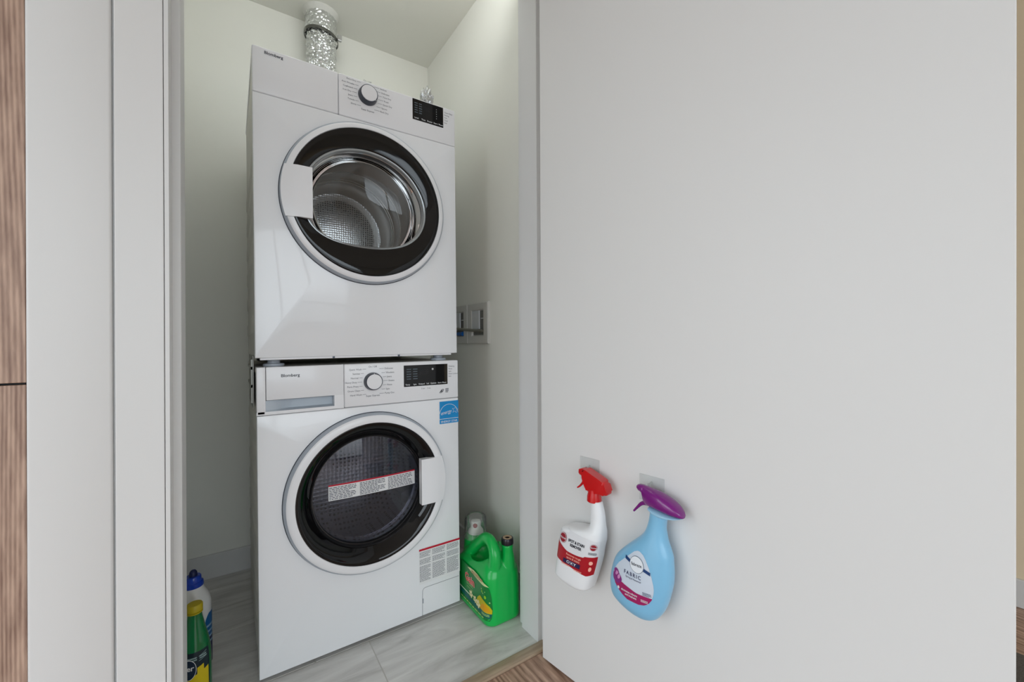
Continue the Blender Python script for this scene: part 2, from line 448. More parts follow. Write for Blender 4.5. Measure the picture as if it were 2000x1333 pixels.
# floors: closet tiles and room planks, each a piece of its own
fl = struct('floor', bx(RX0, RX1, RY0, YB, -0.08, -0.012), GROUT, 'floor: stone look tiles in the closet, wooden planks in the room')
def tile(x0, x1, y0, y1):
    b = bx(-(x1 - x0) / 2, (x1 - x0) / 2, -(y1 - y0) / 2, (y1 - y0) / 2, -0.010, 0.0, bevel=0.0008, seg=1)
    o = obj('floor_tile', b, TILE, fl); o.location = ((x0 + x1) / 2, (y0 + y1) / 2, 0)
G = 0.0012
rows = [(-0.2995, 0.003, 0.2875), (0.003, 0.306, 0.1375), (0.306, 0.609, 0.2875), (0.609, YB, 0.1375)]
for y0, y1, xj in rows:
    xs = [XL]
    x = xj - 0.61 * 3
    while x < XR:
        if x > XL + 0.01: xs.append(x)
        x += 0.61
    xs.append(XR)
    for a, c in zip(xs[:-1], xs[1:]): tile(a + G, c - G, y0 + G, y1 - G)
obj('grout_bed', bx(XL, XR, -0.2995, YB, -0.012, -0.0007), GROUT, fl)
b = bx(-0.1515, 0.745, -0.334, -0.3, -0.012, 0.006, bevel=0.003, seg=2)
struct('trim_5', b, THRW, 'wooden threshold strip between closet tiles and room planks', smooth=40)
pw = 0.19; i = 0
x = RX0
pm = {}
while x < RX1 - 0.01:
    y = YF + 0.01 - (0, 0.55, 1.1)[i % 3] + 0.0
    x1 = min(x + pw, RX1)
    y_hi = YF + 0.011
    cuts = [y_hi]
    yy = y_hi - (0.45, 1.25, 0.85)[i % 3]
    while yy > RY0 + 0.05:
        cuts.append(yy); yy -= 1.6
    cuts.append(RY0)
    for a, c in zip(cuts[:-1], cuts[1:]):
        key = (round(x1 - x, 3), round(a - c, 3))
        src = pm.get(key)
        wm = PLANKW
        if src is None:
            b = bx(-(x1 - x) / 2 + 0.0006, (x1 - x) / 2 - 0.0006, -(a - c) / 2 + 0.0006, (a - c) / 2 - 0.0006, -0.010, 0.0, bevel=0.001, seg=1)
            o = obj('floor_plank', b, wm, fl); pm[key] = o
        else:
            o = src.copy(); COL.objects.link(o)
        o.location = ((x + x1) / 2, (a + c) / 2, -0.001)
    x += pw; i += 1

# ------------------------------------------------------------------ the open closet door
TH = math.radians(8.19)
DROOT = Vector((0.6726, -0.3643, 0.0)); DROT = (0, 0.006, TH - PI / 2)
dr = bx(0, 0.8580, 0, 0.04, 0.012, 2.04, bevel=0.0015, seg=2)
door = obj('door_1', dr, DOORW)
door.location = DROOT; door.rotation_euler = DROT
tag(door, 'plain white slab door standing open on the right', kind='structure')
for zc in (0.25, 1.02, 1.82):
    b = bmesh.new(); tube(b, [(-0.004, 0.044, zc - 0.045), (-0.004, 0.044, zc + 0.045)], 0.006, 12)
    obj('hinge', b, STEEL, door, 40)

# ------------------------------------------------------------------ wooden cabinet at the far left
cab = thing('wooden_cabinet', 'tall brown wood grain cabinet at the left edge, a dark gap between its doors', 'cabinet', (-0.64, -0.32, 0))
b = bx(-0.31, 0.315, 0.0, 0.0049, 0.0, 2.5)
obj('carcass', lean(b), BLACKM, cab)
obj('cabinet_door', lean(bx(-0.31, 0.32, -0.016, 0.0, 0.857, 2.5, bevel=0.001)), CABW, cab)
obj('cabinet_door', lean(bx(-0.31, 0.32, -0.016, 0.0, 0.004, 0.8535, bevel=0.001)), CABW, cab)

# ------------------------------------------------------------------ unseen lamp added to brighten the closet
t = thing('added_closet_lamp', 'added slim white batten lamp, out of view above the closet opening, to brighten the closet', 'lamp', (0.28, -0.2, 2.2))
b = bx(-0.40, 0.40, 0.0, 0.022, -0.025, 0.025, bevel=0.003); obj('housing', b, TRIMW, t, 40)
m_ = bpy.data.materials.new('added_lamp_glow'); m_.use_nodes = True; nb = m_.node_tree.nodes['Principled BSDF']
nb.inputs['Emission Color'].default_value = (0.95, 0.98, 1.0, 1); nb.inputs['Emission Strength'].default_value = 3.0
b = bx(-0.38, 0.38, 0.0222, 0.034, -0.018, 0.018, bevel=0.005); obj('diffuser', b, m_, t, 40)

# ------------------------------------------------------------------ the two machines
W = 0.597
def mpart(name, bm, m, parent, smooth=40, kind=None, label=None):
    o = obj(name, bm, m, parent, smooth, kind, label)
    if parent.type == 'EMPTY': o.location = -parent.location
    return o
def F(y):
    return lambda u, v: (u, y, v)
def casing(x0, x1, y0, y1, z0, z1):
    """sheet steel casing, open at the front"""
    bm = bmesh.new(); t = 0.003
    pr = [[(x0, y0, z0), (x1, y0, z0), (x1, y0, z1), (x0, y0, z1)], [(x0, y1, z0), (x1, y1, z0), (x1, y1, z1), (x0, y1, z1)]]
    inn = [[(x0 + t, y1 - t, z0 + t), (x1 - t, y1 - t, z0 + t), (x1 - t, y1 - t, z1 - t), (x0 + t, y1 - t, z1 - t)], [(x0 + t, y0, z0 + t), (x1 - t, y0, z0 + t), (x1 - t, y0, z1 - t), (x0 + t, y0, z1 - t)]]
    o = [[bm.verts.new(p) for p in r] for r in pr + inn]
    for a, b in ((0, 1), (2, 3), (3, 0)):
        for i in range(4):
            j = (i + 1) % 4; bm.faces.new((o[a][i], o[a][j], o[b][j], o[b][i]))
    bm.faces.new(o[1]); bm.faces.new(o[2])
    return bm
def side_ribs(x, z0, z1, y0, y1, n, slant):
    """raised slanting ribs pressed into a steel side panel"""
    bm = bmesh.new(); h = (z1 - z0) / n
    for i in range(n):
        za = z0 + i * h; q = [(y0, za), (y1, za + slant), (y1, za + slant + h * 0.55), (y0, za + h * 0.55)]
        a = [bm.verts.new((x, y, z)) for y, z in q]
        c = [bm.verts.new((x - 0.004, y + (0.012 if y == y0 else -0.012), z + (0.008 if k < 2 else -0.008))) for k, (y, z) in enumerate(q)]
        bm.faces.new(c)
        for k in range(4): bm.faces.new((a[k], a[(k + 1) % 4], c[(k + 1) % 4], c[k]))
    return bm
def tab_handle(x_in, cx, cz, rad, z0, z1, side, yf, yb, ym):
    """white grip tab between a straight inner edge and the round door rim"""
    bm = bmesh.new(); n = 20; rows = []
    for j in range(n + 1):
        z = z0 + (z1 - z0) * j / n
        xo = cx + side * math.sqrt(rad * rad - (z - cz) ** 2)
        g = 0.0006 if j == n // 2 else 0
        f = [(x_in + (xo - x_in) * t, yf + g * (t < 0.7) + (ym - yf) * max(0, t - .55) / .45, z) for t in (0, .1, .3, .55, .8, 1)]
        rows.append([(x_in, yb, z)] + f + [(xo, yb, z)])
    loft(bm, rows, True, True, closed=True)
    return bm
rnd = random.Random(3)

# ---- washer
wl_ = thing('washing_machine', 'white front loading washing machine on the closet floor, at the bottom of the stack', 'washing machine', (0.2985, 0.3, 0))
ZB, ZW = 0.012, 0.8495
mpart('body', casing(0.002, W - 0.002, 0.02, 0.60, 0.014, 0.838), SIDEM, wl_)
mpart('side_ribs', side_ribs(0.002, 0.06, 0.74, 0.06, 0.54, 9, -0.02), SIDEM, wl_)
mpart('worktop', bx(-0.001, W + 0.001, 0.012, 0.60, 0.832, 0.8475, bevel=0.004), mat('worktop', srgb(205, 200, 193), 0.4), wl_)
# front sheet with a round opening behind the door
def front_panel(x0, x1, z0, z1, cx, cz, rh, thick, corner=0.008):
    bm = bmesh.new()
    n = 96
    # outer boundary sampled by angle on rounded rectangle
    def outer(a, ins=0.0):
        dx, dz = math.cos(a), math.sin(a); ts = []
        if dx > 1e-9: ts.append((x1 - ins - cx) / dx)
        if dx < -1e-9: ts.append((x0 + ins - cx) / dx)
        if dz > 1e-9: ts.append((z1 - ins - cz) / dz)
        if dz < -1e-9: ts.append((z0 + ins - cz) / dz)
        t = min(ts); return cx + dx * t, cz + dz * t
    ang = [2 * PI * i / n for i in range(n)]
    for X, Z in ((x0, z0), (x1, z0), (x1, z1), (x0, z1)): ang.append(math.atan2(Z - cz, X - cx) % (2 * PI))
    ang = sorted(set(round(a, 6) for a in ang))
    R = [[(cx + rh * math.cos(a), 0.06, cz + rh * math.sin(a)) for a in ang],
         [(cx + rh * math.cos(a), 0.0, cz + rh * math.sin(a)) for a in ang]]
    for ins, y in ((0.004, 0.0), (0.0012, 0.001), (0.0, 0.004), (0.0, thick)):
        R.append([(outer(a, ins)[0], y, outer(a, ins)[1]) for a in ang])
    loft(bm, R, False, False)
    return bm
WCX, WCZ = 0.300, 0.457
mpart('front_panel', front_panel(0, W, ZB, 0.7192, WCX, WCZ, 0.215, 0.022), ENAMEL, wl_, 30)
# upper fascia, split by a vertical joint; left part holds the drawer
fas = bx(0.0, W, 0.030, 0.036, 0.7200, ZW, bevel=0.002)
mpart('fascia', fas, PLASTW, wl_)
cp = mpart('control_panel', bx(0.2222, W, -0.0008, 0.031, 0.7205, ZW, bevel=0.004, seg=3), PLASTW, wl_)
# detergent drawer front with finger recess under it
bm = bx(0.0225, 0.2208, -0.0008, 0.031, 0.7598, ZW, bevel=0.0015)
drawer = mpart('detergent_drawer', bm, PLASTW, wl_)
bm = bmesh.new()
box(bm, 0.1945, 0.2208, -0.0008, 0.03, 0.7206, 0.7602)
box(bm, 0.0, 0.1945, -0.0008, 0.03, 0.7206, 0.7292)
box(bm, 0.0, 0.0215, -0.0008, 0.03, 0.7206, ZW, bevel=0.003)
mpart('fascia_edge', bm, PLASTW, wl_)
# scooped grip, running out to the left
bm = bmesh.new(); rows_ = []
for k in range(13):
    x = 0.0215 + (0.194 - 0.0215) * k / 12
    d = 0.0025 + 0.0235 * min(1, max(0, (x - 0.03) / 0.045)) ** 1.5
    rows_.append([(x, 0.0, 0.7596), (x, d, 0.7592), (x, d * .9, 0.733), (x, -0.0004, 0.729)])
loft(bm, rows_, False, False, closed=False)
obj('grip_recess', bm, mat('recess_shade', srgb(186, 195, 204), 0.4), drawer, 30)  # darker bluish colour puts the shade of the scoop into the plastic
bm = bmesh.new(); text(bm, 'Blomberg', 0.0577, 0.8212, 0.0112, F(-0.0012), bold=0.022, sx=1.06)
obj('brand_lettering', bm, mat('brand_ink', srgb(84, 86, 92), 0.4), drawer)
# dial with printed programme names
def dial(parent, cx, cz, rb, rf, depth, cap_m, mark_a):
    bm = bmesh.new()
    lathe_y(bm, [(rb, -0.0008), (rb, -0.003), (rb * 0.97, -depth * 0.5), (rf + 0.0022, -depth), (rf + 0.0012, -depth - 0.0006), (rf, -depth)], cx, cz, 48, False, True)
    k = mpart('dial_knob', bm, mat('dial_grey', srgb(62, 68, 80), 0.35), parent)
    bm = bmesh.new(); lathe_y(bm, [(rf, -depth), (rf, -depth - 0.001), (rf - 0.0006, -depth - 0.0016), (0.001, -depth - 0.0022)], cx, cz, 48, False, True)
    obj('dial_cap', bm, cap_m, k, 30)
    a = math.radians(mark_a); bm = bmesh.new()
    u = (math.cos(a), math.sin(a)); w = (-u[1], u[0]); q = []
    for r_, s_ in ((rf - 0.003, -1), (rf + 0.0024, -1), (rf + 0.0024, 1), (rf - 0.003, 1)):
        q.append((cx + u[0] * r_ + w[0] * s_ * 0.0012, cz + u[1] * r_ + w[1] * s_ * 0.0012))
    flat(bm, q, F(-depth - 0.0024)); obj('pointer_mark', bm, PAPER, k)
    return k
dial(wl_, 0.3055, 0.794, 0.0275, 0.0228, 0.019, PLASTW, 92)
def dial_print(parent, cx, cz, left, right, top, bottom, y, dx0, dx1, dz, size):
    bm = bmesh.new(); fn = F(y)
    n = len(left)
    for i, s in enumerate(left):
        z = cz + dz * ((n - 1) / 2 - i); q = abs(i - (n - 1) / 2) / ((n - 1) / 2)
        text(bm, s, cx - dx0 - (1 - q) * 0.014, z - size * 0.35, size, fn, 'RIGHT')
        rect(bm, cx - dx0 - (1 - q) * 0.014 + 0.002, cx - 0.032 + 0.012 * q * q, z - 0.0004, z + 0.0004, fn)
    n = len(right)
    for i, s in enumerate(right):
        z = cz + dz * ((n - 1) / 2 - i); q = abs(i - (n - 1) / 2) / ((n - 1) / 2)
        text(bm, s, cx + dx1 + (1 - q) * 0.012, z - size * 0.35, size, fn, 'LEFT')
        rect(bm, cx + 0.032 - 0.012 * q * q, cx + dx1 + (1 - q) * 0.012 - 0.002, z - 0.0004, z + 0.0004, fn)
    text(bm, top, cx, cz + 0.043, size, fn, 'CENTER'); text(bm, bottom, cx, cz - 0.046, size, fn, 'CENTER')
    obj('programme_print', bm, INK, parent, kind='stuff')
dial_print(cp, 0.3055, 0.794, ['Quick Wash', 'Sanitize', 'Normal', 'Heavy Duty', 'Perm Press', 'Drum Clean', 'Hand Wash'],
           ['Delicates', 'Woolens', 'Jeans', 'Sheets', 'Rinse', 'Spin', 'Pump Out'], 'On / Off', 'Super Express', -0.0013, 0.033, 0.036, 0.0128, 0.0072)
# display
def display(parent, x0, x1, z0, z1, words, y, round_btn=None, dots=None):
    d = obj('display_screen', bx(x0, x1, y - 0.0004, y + 0.004, z0, z1, bevel=0.0004, seg=1), BLACKG, parent)
    bm = bmesh.new(); fn = F(y - 0.0008)
    for s, u, sz in words: text(bm, s, x0 + (x1 - x0) * u, z0 + 0.0045, sz, fn, 'CENTER', bold=0.012)
    obj('key_lettering', bm, INKW, d)
    bm = bmesh.new()
    for i in range(5):
        z = z1 - 0.012 - i * (z1 - z0 - 0.03) / 5
        for u in (0.06, 0.2): fine_lines(bm, x0 + (x1 - x0) * u, x0 + (x1 - x0) * (u + 0.1), z - 0.003, z + 0.001, 1, fn, rnd, 0.8)
    obj('indicator_print', bm, mat('dim_ink', srgb(92, 104, 112), 0.5), d)
    bm = bmesh.new()
    for i in range(4):      # dark seven-segment digits
        u = x0 + (x1 - x0) * (0.36 + 0.055 * i); zc = z0 + (z1 - z0) * 0.66; h = (z1 - z0) * 0.2; w_ = (x1 - x0) * 0.035
        for (a, b_, c_, d_) in ((0, 1, 1, .08), (0, 1, 0, .08), (0, 1, -1, .08), (-.5, .12, .5, .8), (.5, .12, .5, .8), (-.5, .12, -.5, .8), (.5, .12, -.5, .8)):
            rect(bm, u + a * w_ - b_ * w_ / 2, u + a * w_ + b_ * w_ / 2, zc + c_ * h / 2 - d_ * h / 4, zc + c_ * h / 2 + d_ * h / 4, fn)
    obj('digit_segments', bm, mat('off_digit', srgb(46, 48, 52), 0.4), d)
    if round_btn:
        bm = bmesh.new(); lathe_y(bm, [(0.0035, y), (0.0033, y - 0.0016), (0.001, y - 0.0018)], round_btn[0], round_btn[1], 20, False, True)
        obj('round_button', bm, STEEL, d, 40)
    if dots:
        bm = bmesh.new()
        for i in range(5): flat(bm, ell(x0 + (x1 - x0) * dots, z1 - 0.014 - i * (z1 - z0 - 0.03) / 5, 0.0011, 0.0011, 10), fn)
        obj('indicator_dots', bm, INKW, d)
    return d
display(cp, 0.4035, 0.5562, 0.7694, 0.8384, [('Temp', .08, .0064), ('Spin', .24, .0064), ('Delayed', .39, .0064), ('Soil', .53, .0064), ('Options', .66, .0064), ('Start / Pause', .865, .0062)], -0.0012, (0.502, 0.823))
bm = bmesh.new(); fn = F(-0.0013)
for i, s in enumerate(['Washing', 'Rinse', 'Spin', 'Door Locked', 'End']): text(bm, s, 0.5605, 0.8275 - i * 0.0085, 0.0062, fn)
text(bm, '3 sec.', 0.462, 0.7585, 0.006, fn); text(bm, '3 sec.', 0.482, 0.7585, 0.006, fn)
fine_lines(bm, 0.548, 0.560, 0.7405, 0.7555, 4, fn, rnd, 0.6)
obj('status_print', bm, INK, cp, kind='stuff')
bm = bmesh.new()    # small leaf-like mark above the blue label
for k, (u, v, ru, rv, ro) in enumerate(((0.5365, 0.749, .0065, .0035, .5), (0.534, 0.7455, .0062, .0028, .25), (0.531, 0.742, .005, .002, .1))):
    o_ = ell(u, v, ru, rv, 20, ro); i_ = ell(u + .0004, v, ru * .72, rv * .5, 20, ro)
    va = [bm.verts.new(fn(*p)) for p in o_]; vb = [bm.verts.new(fn(*p)) for p in i_]
    for q in range(20): bm.faces.new((va[q], va[(q + 1) % 20], vb[(q + 1) % 20], vb[q]))
obj('emblem', bm, INKD, cp)

# blue efficiency sticker
bm = bmesh.new(); rect(bm, 0.5262, 0.5966, 0.6352, 0.7108, F(-0.0006))
st = mpart('efficiency_sticker', bm, BLUEI, wl_, None, label='blue square efficiency sticker with white script and star')
bm = bmesh.new(); fn = F(-0.0010)
rect(bm, 0.5262, 0.5966, 0.6505, 0.6521, fn)
arc = [(0.5605 + 0.0345 * math.cos(a), 0.6665 + 0.0345 * math.sin(a) * 1.0) for a in [math.radians(4 + 170 * i / 30) for i in range(31)]]
arc2 = [(0.5605 + 0.0332 * math.cos(a), 0.6665 + 0.0332 * math.sin(a) * 1.0) for a in [math.radians(4 + 170 * i / 30) for i in range(31)]]
for i in range(30): flat(bm, [arc[i], arc[i + 1], arc2[i + 1], arc2[i]], fn)
text(bm, 'energy', 0.5305, 0.6645, 0.0175, fn, shear=0.35, rot=0.16, sx=0.85)
sp = []
for i in range(10):
    r_ = 0.0125 if i % 2 == 0 else 0.0052; a = math.radians(80 + 36 * i); sp.append((0.5835 + r_ * math.cos(a), 0.6785 + r_ * math.sin(a)))
for i in range(10):
    j = (i + 1) % 10; s_ = [(0.5835 + (p[0] - 0.5835) * 0.84, 0.6785 + (p[1] - 0.6785) * 0.84) for p in (sp[i], sp[j])]
    flat(bm, [sp[i], sp[j], s_[1], s_[0]], fn)
text(bm, 'ENERGY STAR', 0.5614, 0.6385, 0.0098, fn, 'CENTER', bold=0.01, sx=0.98)
obj('sticker_print', bm, INKW, st)

# warning sheet at lower right
bm = bmesh.new(); rect(bm, 0.4490, 0.5962, 0.1175, 0.2270, F(-0.0006)); 
ws = mpart('warning_sheet', bm, PAPER, wl_, None, label='white warning sheet with a red bar and three columns of fine print')
bm = bmesh.new(); rect(bm, 0.4488, 0.5966, 0.2265, 0.2330, F(-0.0009)); obj('red_bar', bm, REDI, ws)
bm = bmesh.new(); fn = F(-0.0009)
for c0, c1 in ((0.4505, 0.4895), (0.495, 0.5415), (0.5475, 0.592)):
    for zA, zB, r_ in ((0.2045, 0.2235, 5), (0.1815, 0.1995, 5), (0.1255, 0.177, 14)):
        fine_lines(bm, c0, c1, zA, zB, r_, fn, rnd, 0.42)
obj('fine_print', bm, INK, ws, kind='stuff')
# service flap at the lower right corner
bm = bmesh.new()
path = spline([(0.592, 0.1020), (0.53, 0.1025), (0.478, 0.1030), (0.466, 0.1018), (0.4606, 0.0955), (0.4594, 0.08), (0.4590, 0.05), (0.4586, 0.0135)], 4)
tube(bm, [(p.x, -0.0002, p.y) for p in path], 0.0008, 6)
mpart('flap_seam', bm, SEAM, wl_)
bm = bx(0.4588, 0.4628, -0.0012, 0.001, 0.053, 0.069, bevel=0.0012); mpart('flap_latch', bm, GREYP, wl_)
for fx in (0.06, W - 0.06):
    for fy in (0.07, 0.54):
        bm = bmesh.new(); lathe_z(bm, [(0.022, 0), (0.022, 0.008), (0.012, 0.010), (0.012, 0.018)], fx, fy, 20)
        mpart('foot', bm, BLACKM, wl_)
# round door
bm = bmesh.new()
lathe_y(bm, [(0.2352, -0.0190), (0.2335, -0.0205), (0.228, -0.0222), (0.217, -0.0228), (0.2135, -0.0226), (0.2125, -0.0205)], WCX, WCZ, 128)
wd = mpart('door', bm, PLASTW, wl_, 50)
BANDM = mat('band_shade_grey', srgb(176, 183, 193), 0.3)  # grey carries the shade on the side wall of the white doors
def outer_band(parent, cx, cz, r, ri, yf):
    bm = bmesh.new(); lathe_y(bm, [(r - 0.004, 0.004), (r, 0.003), (r, -0.010), (r - 0.0012, -0.0135), (ri, yf)], cx, cz, 128)
    obj('outer_band', bm, BANDM, parent, 40, label='bevelled edge of the round door, its shade put into the grey colour')
    bm = bmesh.new(); lathe_y(bm, [(r + 0.0022, -0.0004), (r - 0.002, -0.0004)], cx, cz, 128)
    obj('door_gap', bm, mat('gap_grey', srgb(70, 74, 84), 0.6), parent, 40)
outer_band(wd, WCX, WCZ, 0.2415, 0.2352, -0.0190)
bm = bmesh.new()
lathe_y(bm, [(0.2128, -0.0205), (0.2112, -0.0215), (0.203, -0.0180), (0.192, -0.0100), (0.181, 0.0010), (0.1728, 0.0112), (0.1715, 0.0125)], WCX, WCZ, 128)
obj('black_ring', bm, BLACKG, wd, 60)
bm = bmesh.new()
lathe_y(bm, [(0.1716, 0.0115), (0.1700, 0.0095), (0.1684, 0.0115), (0.1670, 0.018), (0.1655, 0.0205), (0.1635, 0.0205), (0.1615, 0.030)], WCX, WCZ, 128)
obj('window_rim', bm, mat('rim_black', srgb(26, 26, 28), 0.12, coat=0.6), wd, 50)
def wdome(r):
    return 0.020 + 0.010 * (r / 0.162) ** 2
bm = bmesh.new(); lathe_y(bm, [(0.162 - 0.162 * k / 14, wdome(0.162 - 0.162 * k / 14)) for k in range(14)], WCX, WCZ, 96, False, True)
obj('window_glass', bm, glass_mat('smoked_glass', (0.50, 0.50, 0.53, 1), 0.03, 1.5, haze=0.045, haze_col=(0.45, 0.48, 0.56, 1)), wd, 179)
WL0, WL1, WZ0, WZ1 = 0.1802, 0.4470, 0.4440, 0.4910
fn = lambda u, v: (u, wdome(math.hypot(u - WCX, v - WCZ)) - 0.0006, v)
bm = bmesh.new(); rect(bm, WL0, WL1, WZ0, WZ1 - 0.003, fn, 16, 4)
wlab = obj('window_label', bm, PAPER, wd, 60, label='white strip label across the round window with fine print')
fn2 = lambda u, v: (u, wdome(math.hypot(u - WCX, v - WCZ)) - 0.0011, v)
bm = bmesh.new(); rect(bm, WL0, WL1, WZ1 - 0.0045, WZ1, fn2, 16, 1); obj('red_bar', bm, REDI, wlab)
bm = bmesh.new()
for c0, c1 in ((0.182, 0.261), (0.269, 0.348), (0.356, 0.440)):
    fine_lines(bm, c0, c1, WZ0 + 0.002, WZ1 - 0.0065, 8, fn2, rnd, 0.45)
obj('fine_print', bm, INK, wlab, kind='stuff')
bm = tab_handle(0.4490, WCX, WCZ, 0.2365, 0.388, 0.5345, 1, -0.0305, -0.008, -0.0215)
obj('handle', bm, PLASTW, wd, 35, label='white grip tab at the right of the round door')
# drum seen through the window
bm = bmesh.new()
lathe_y(bm, [(0.163, 0.031), (0.158, 0.06), (0.165, 0.08), (0.235, 0.10), (0.238, 0.30), (0.19, 0.36), (0.02, 0.37)], WCX, WCZ, 72, False, True)
mpart('drum', bm, perf_mat('washer_drum', srgb(190, 190, 198), srgb(26, 26, 30), 70, 0.8, 0.24), wl_, 40)
for a in (90, 210, 330):
    bm = bmesh.new(); a = math.radians(a); c = (WCX + 0.215 * math.cos(a), WCZ + 0.215 * math.sin(a))
    t = (-math.sin(a), math.cos(a)); rows_ = []
    for y in (0.12, 0.14, 0.28, 0.30):
        s_ = 1 if 0.13 < y < 0.29 else 0.4
        rows_.append([(c[0] + t[0] * w_ * s_ - math.cos(a) * h_ * s_, y, c[1] + t[1] * w_ * s_ - math.sin(a) * h_ * s_) for w_, h_ in ((-.035, -.02), (-.02, .04), (0, .055), (.02, .04), (.035, -.02))])
    loft(bm, rows_); mpart('drum_paddle', bm, mat('paddle', srgb(120, 122, 128), 0.4), wl_)
# stacking bracket on the upper left edge, reaching up to the dryer
bm = bmesh.new()
box(bm, -0.0065, -0.0035, 0.04, 0.30, 0.735, 0.880, bevel=0.001)
box(bm, -0.010, -0.0055, 0.05, 0.28, 0.792, 0.800); box(bm, -0.010, -0.0055, 0.05, 0.28, 0.842, 0.850); box(bm, -0.010, -0.0055, 0.05, 0.062, 0.75, 0.87)
kit = thing('stacking_bracket', 'silver steel stacking bracket with dark slots joining the two machines on the left side', 'bracket', (0, 0.15, 0.74))
mpart('plate', bm, mat('galvanised', srgb(150, 150, 144), 0.45, metal=0.5), kit)
for y0, y1, z0, z1 in ((0.08, 0.105, 0.755, 0.82), (0.13, 0.16, 0.758, 0.815), (0.09, 0.12, 0.856, 0.87)):
    mpart('slot', bx(-0.0075, -0.0066, y0, y1, z0, z1), BLACKM, kit)

# ---- dryer
DX, DZ, DH = -0.0026, 0.8696, 0.844
dz0, dz1 = DZ, DZ + DH
dy = thing('tumble_dryer', 'white tumble dryer stacked on top of the washing machine, silver duct behind it', 'dryer', (0.2959, 0.28, 0.85))
X0, X1 = DX, DX + W
mpart('body', casing(X0 + 0.002, X1 - 0.002, 0.018, 0.555, dz0 + 0.006, dz1 - 0.004), SIDEM, dy)
mpart('side_ribs', side_ribs(X0 + 0.002, dz0 + 0.08, dz0 + 0.62, 0.06, 0.5, 6, -0.015), SIDEM, dy)
mpart('top_panel', bx(X0, X1, 0.01, 0.558, dz1 - 0.014, dz1 - 0.0005, bevel=0.003), PLASTW, dy)
DCX, DCZ = 0.300, 1.3355
mpart('front_panel', front_panel(X0, X1, dz0 + 0.0045, 1.5888, DCX, DCZ, 0.212, 0.02), ENAMEL, dy, 30)
bm = bmesh.new(); box(bm, X0 + 0.012, X1 - 0.02, 0.006, 0.03, dz0 - 0.001, dz0 + 0.006, bevel=0.001)
mpart('bottom_lip', bm, PLASTW, dy)
for sx_ in (0.195, 0.39):
    bm = bmesh.new(); lathe_y(bm, [(0.0035, 0.006), (0.0033, 0.0045), (0.001, 0.004)], sx_, dz0 + 0.0022, 16, False, True)
    mpart('screw', bm, mat('screw_grey', srgb(96, 104, 116), 0.4, metal=0.6), dy)
mpart('blank_panel', bx(X0, 0.2140, 0.0, 0.03, 1.5896, dz1, bevel=0.004, seg=3), PLASTW, dy)
dcp = mpart('control_panel', bx(0.2150, X1, 0.0, 0.03, 1.5896, dz1, bevel=0.004, seg=3), PLASTW, dy)
bm = bmesh.new(); text(bm, 'Blomberg', 0.0258, 1.6968, 0.0112, F(-0.0006), bold=0.022, sx=1.03)
mpart('brand_lettering', bm, mat('brand_ink2', srgb(70, 72, 84), 0.4), dy, None)
dial(dy, 0.2985, 1.669, 0.0285, 0.0236, 0.020, PLASTW, -42)
dial_print(dcp, 0.2985, 1.669, ['Extra Dry', 'Anti Wrinkle', 'Cupboard', 'Iron Dry', 'Jeans', 'Towels', 'Shirts'],
           ['Sanitize', 'Delicates', 'Time Dry', 'Fresh', 'Quick Dry', 'Sports', 'Rack Dry'], 'On / Off', 'Super Express', -0.0006, 0.034, 0.038, 0.0118, 0.0068)
display(dcp, 0.4418, 0.5500, 1.6420, 1.7100, [('Level', .12, .0068), ('Time', .34, .0068), ('Buzzer', .55, .0068), ('Start / Pause', .83, .0068)], -0.0005, None, 0.77)
bm = bmesh.new(); fn = F(-0.0006)
for i, s in enumerate(['Clean Filter', 'Drying', 'Iron', 'Cool', 'End']): text(bm, s, 0.5535, 1.694 - i * 0.0088, 0.0066, fn)
obj('status_print', bm, INK, dcp, kind='stuff')
for fx in (0.045, W - 0.05):
    bm = bmesh.new(); lathe_z(bm, [(0.026, 0.8498), (0.027, 0.853), (0.026, 0.857), (0.016, 0.859), (0.016, 0.872)], fx, 0.055, 28)
    mpart('foot', bm, mat('foot_grey', srgb(176, 182, 190), 0.35), dy)
    bm = bmesh.new(); lathe_z(bm, [(0.022, 0.8498), (0.022, 0.872)], fx, 0.50, 20); mpart('foot', bm, BLACKM, dy)
# door
bm = bmesh.new()
lathe_y(bm, [(0.2368, -0.0180), (0.2350, -0.0195), (0.229, -0.0215), (0.2215, -0.0228), (0.2205, -0.0205)], DCX, DCZ, 128)
dd = mpart('door', bm, PLASTW, dy, 50)
outer_band(dd, DCX, DCZ, 0.2425, 0.2368, -0.0180)
TAB = [(-158, .189), (-152, .190), (-139, .176), (-125, .155), (-106.6, .139), (-88, .1345), (-69.5, .139), (-56, .149), (-43, .161), (-24, .175), (-4, .178), (11.4, .175), (28.3, .168), (55.8, .161), (76, .158), (103, .162), (128, .173), (153, .184), (180, .189), (202, .189)]
def opening(a, k=1.0):
    d = math.degrees(a); d = (d + 158) % 360 - 158
    s = [interp(TAB, ((d + e_ + 158) % 360) - 158) for e_ in (-12, -6, 0, 6, 12)]
    return (s[0] + 2 * s[1] + 3 * s[2] + 2 * s[3] + s[4]) / 9 * k
NA = 128; AN = [2 * PI * i / NA for i in range(NA)]
OCX, OCZ = 0.300, 1.3345
def oring(k, y, circ=0.0, rc=0.17):
    out = []
    for a in AN:
        r = opening(a, k) * (1 - circ) + rc * circ
        out.append((OCX + r * math.cos(a), y, OCZ + r * math.sin(a)))
    return out
def mixr(t, y):
    out = []
    for a in AN:
        po = (DCX + 0.2207 * math.cos(a), DCZ + 0.2207 * math.sin(a)); r = opening(a)
        pi_ = (OCX + r * math.cos(a), OCZ + r * math.sin(a))
        out.append((po[0] + (pi_[0] - po[0]) * t, y, po[1] + (pi_[1] - po[1]) * t))
    return out
bm = bmesh.new()
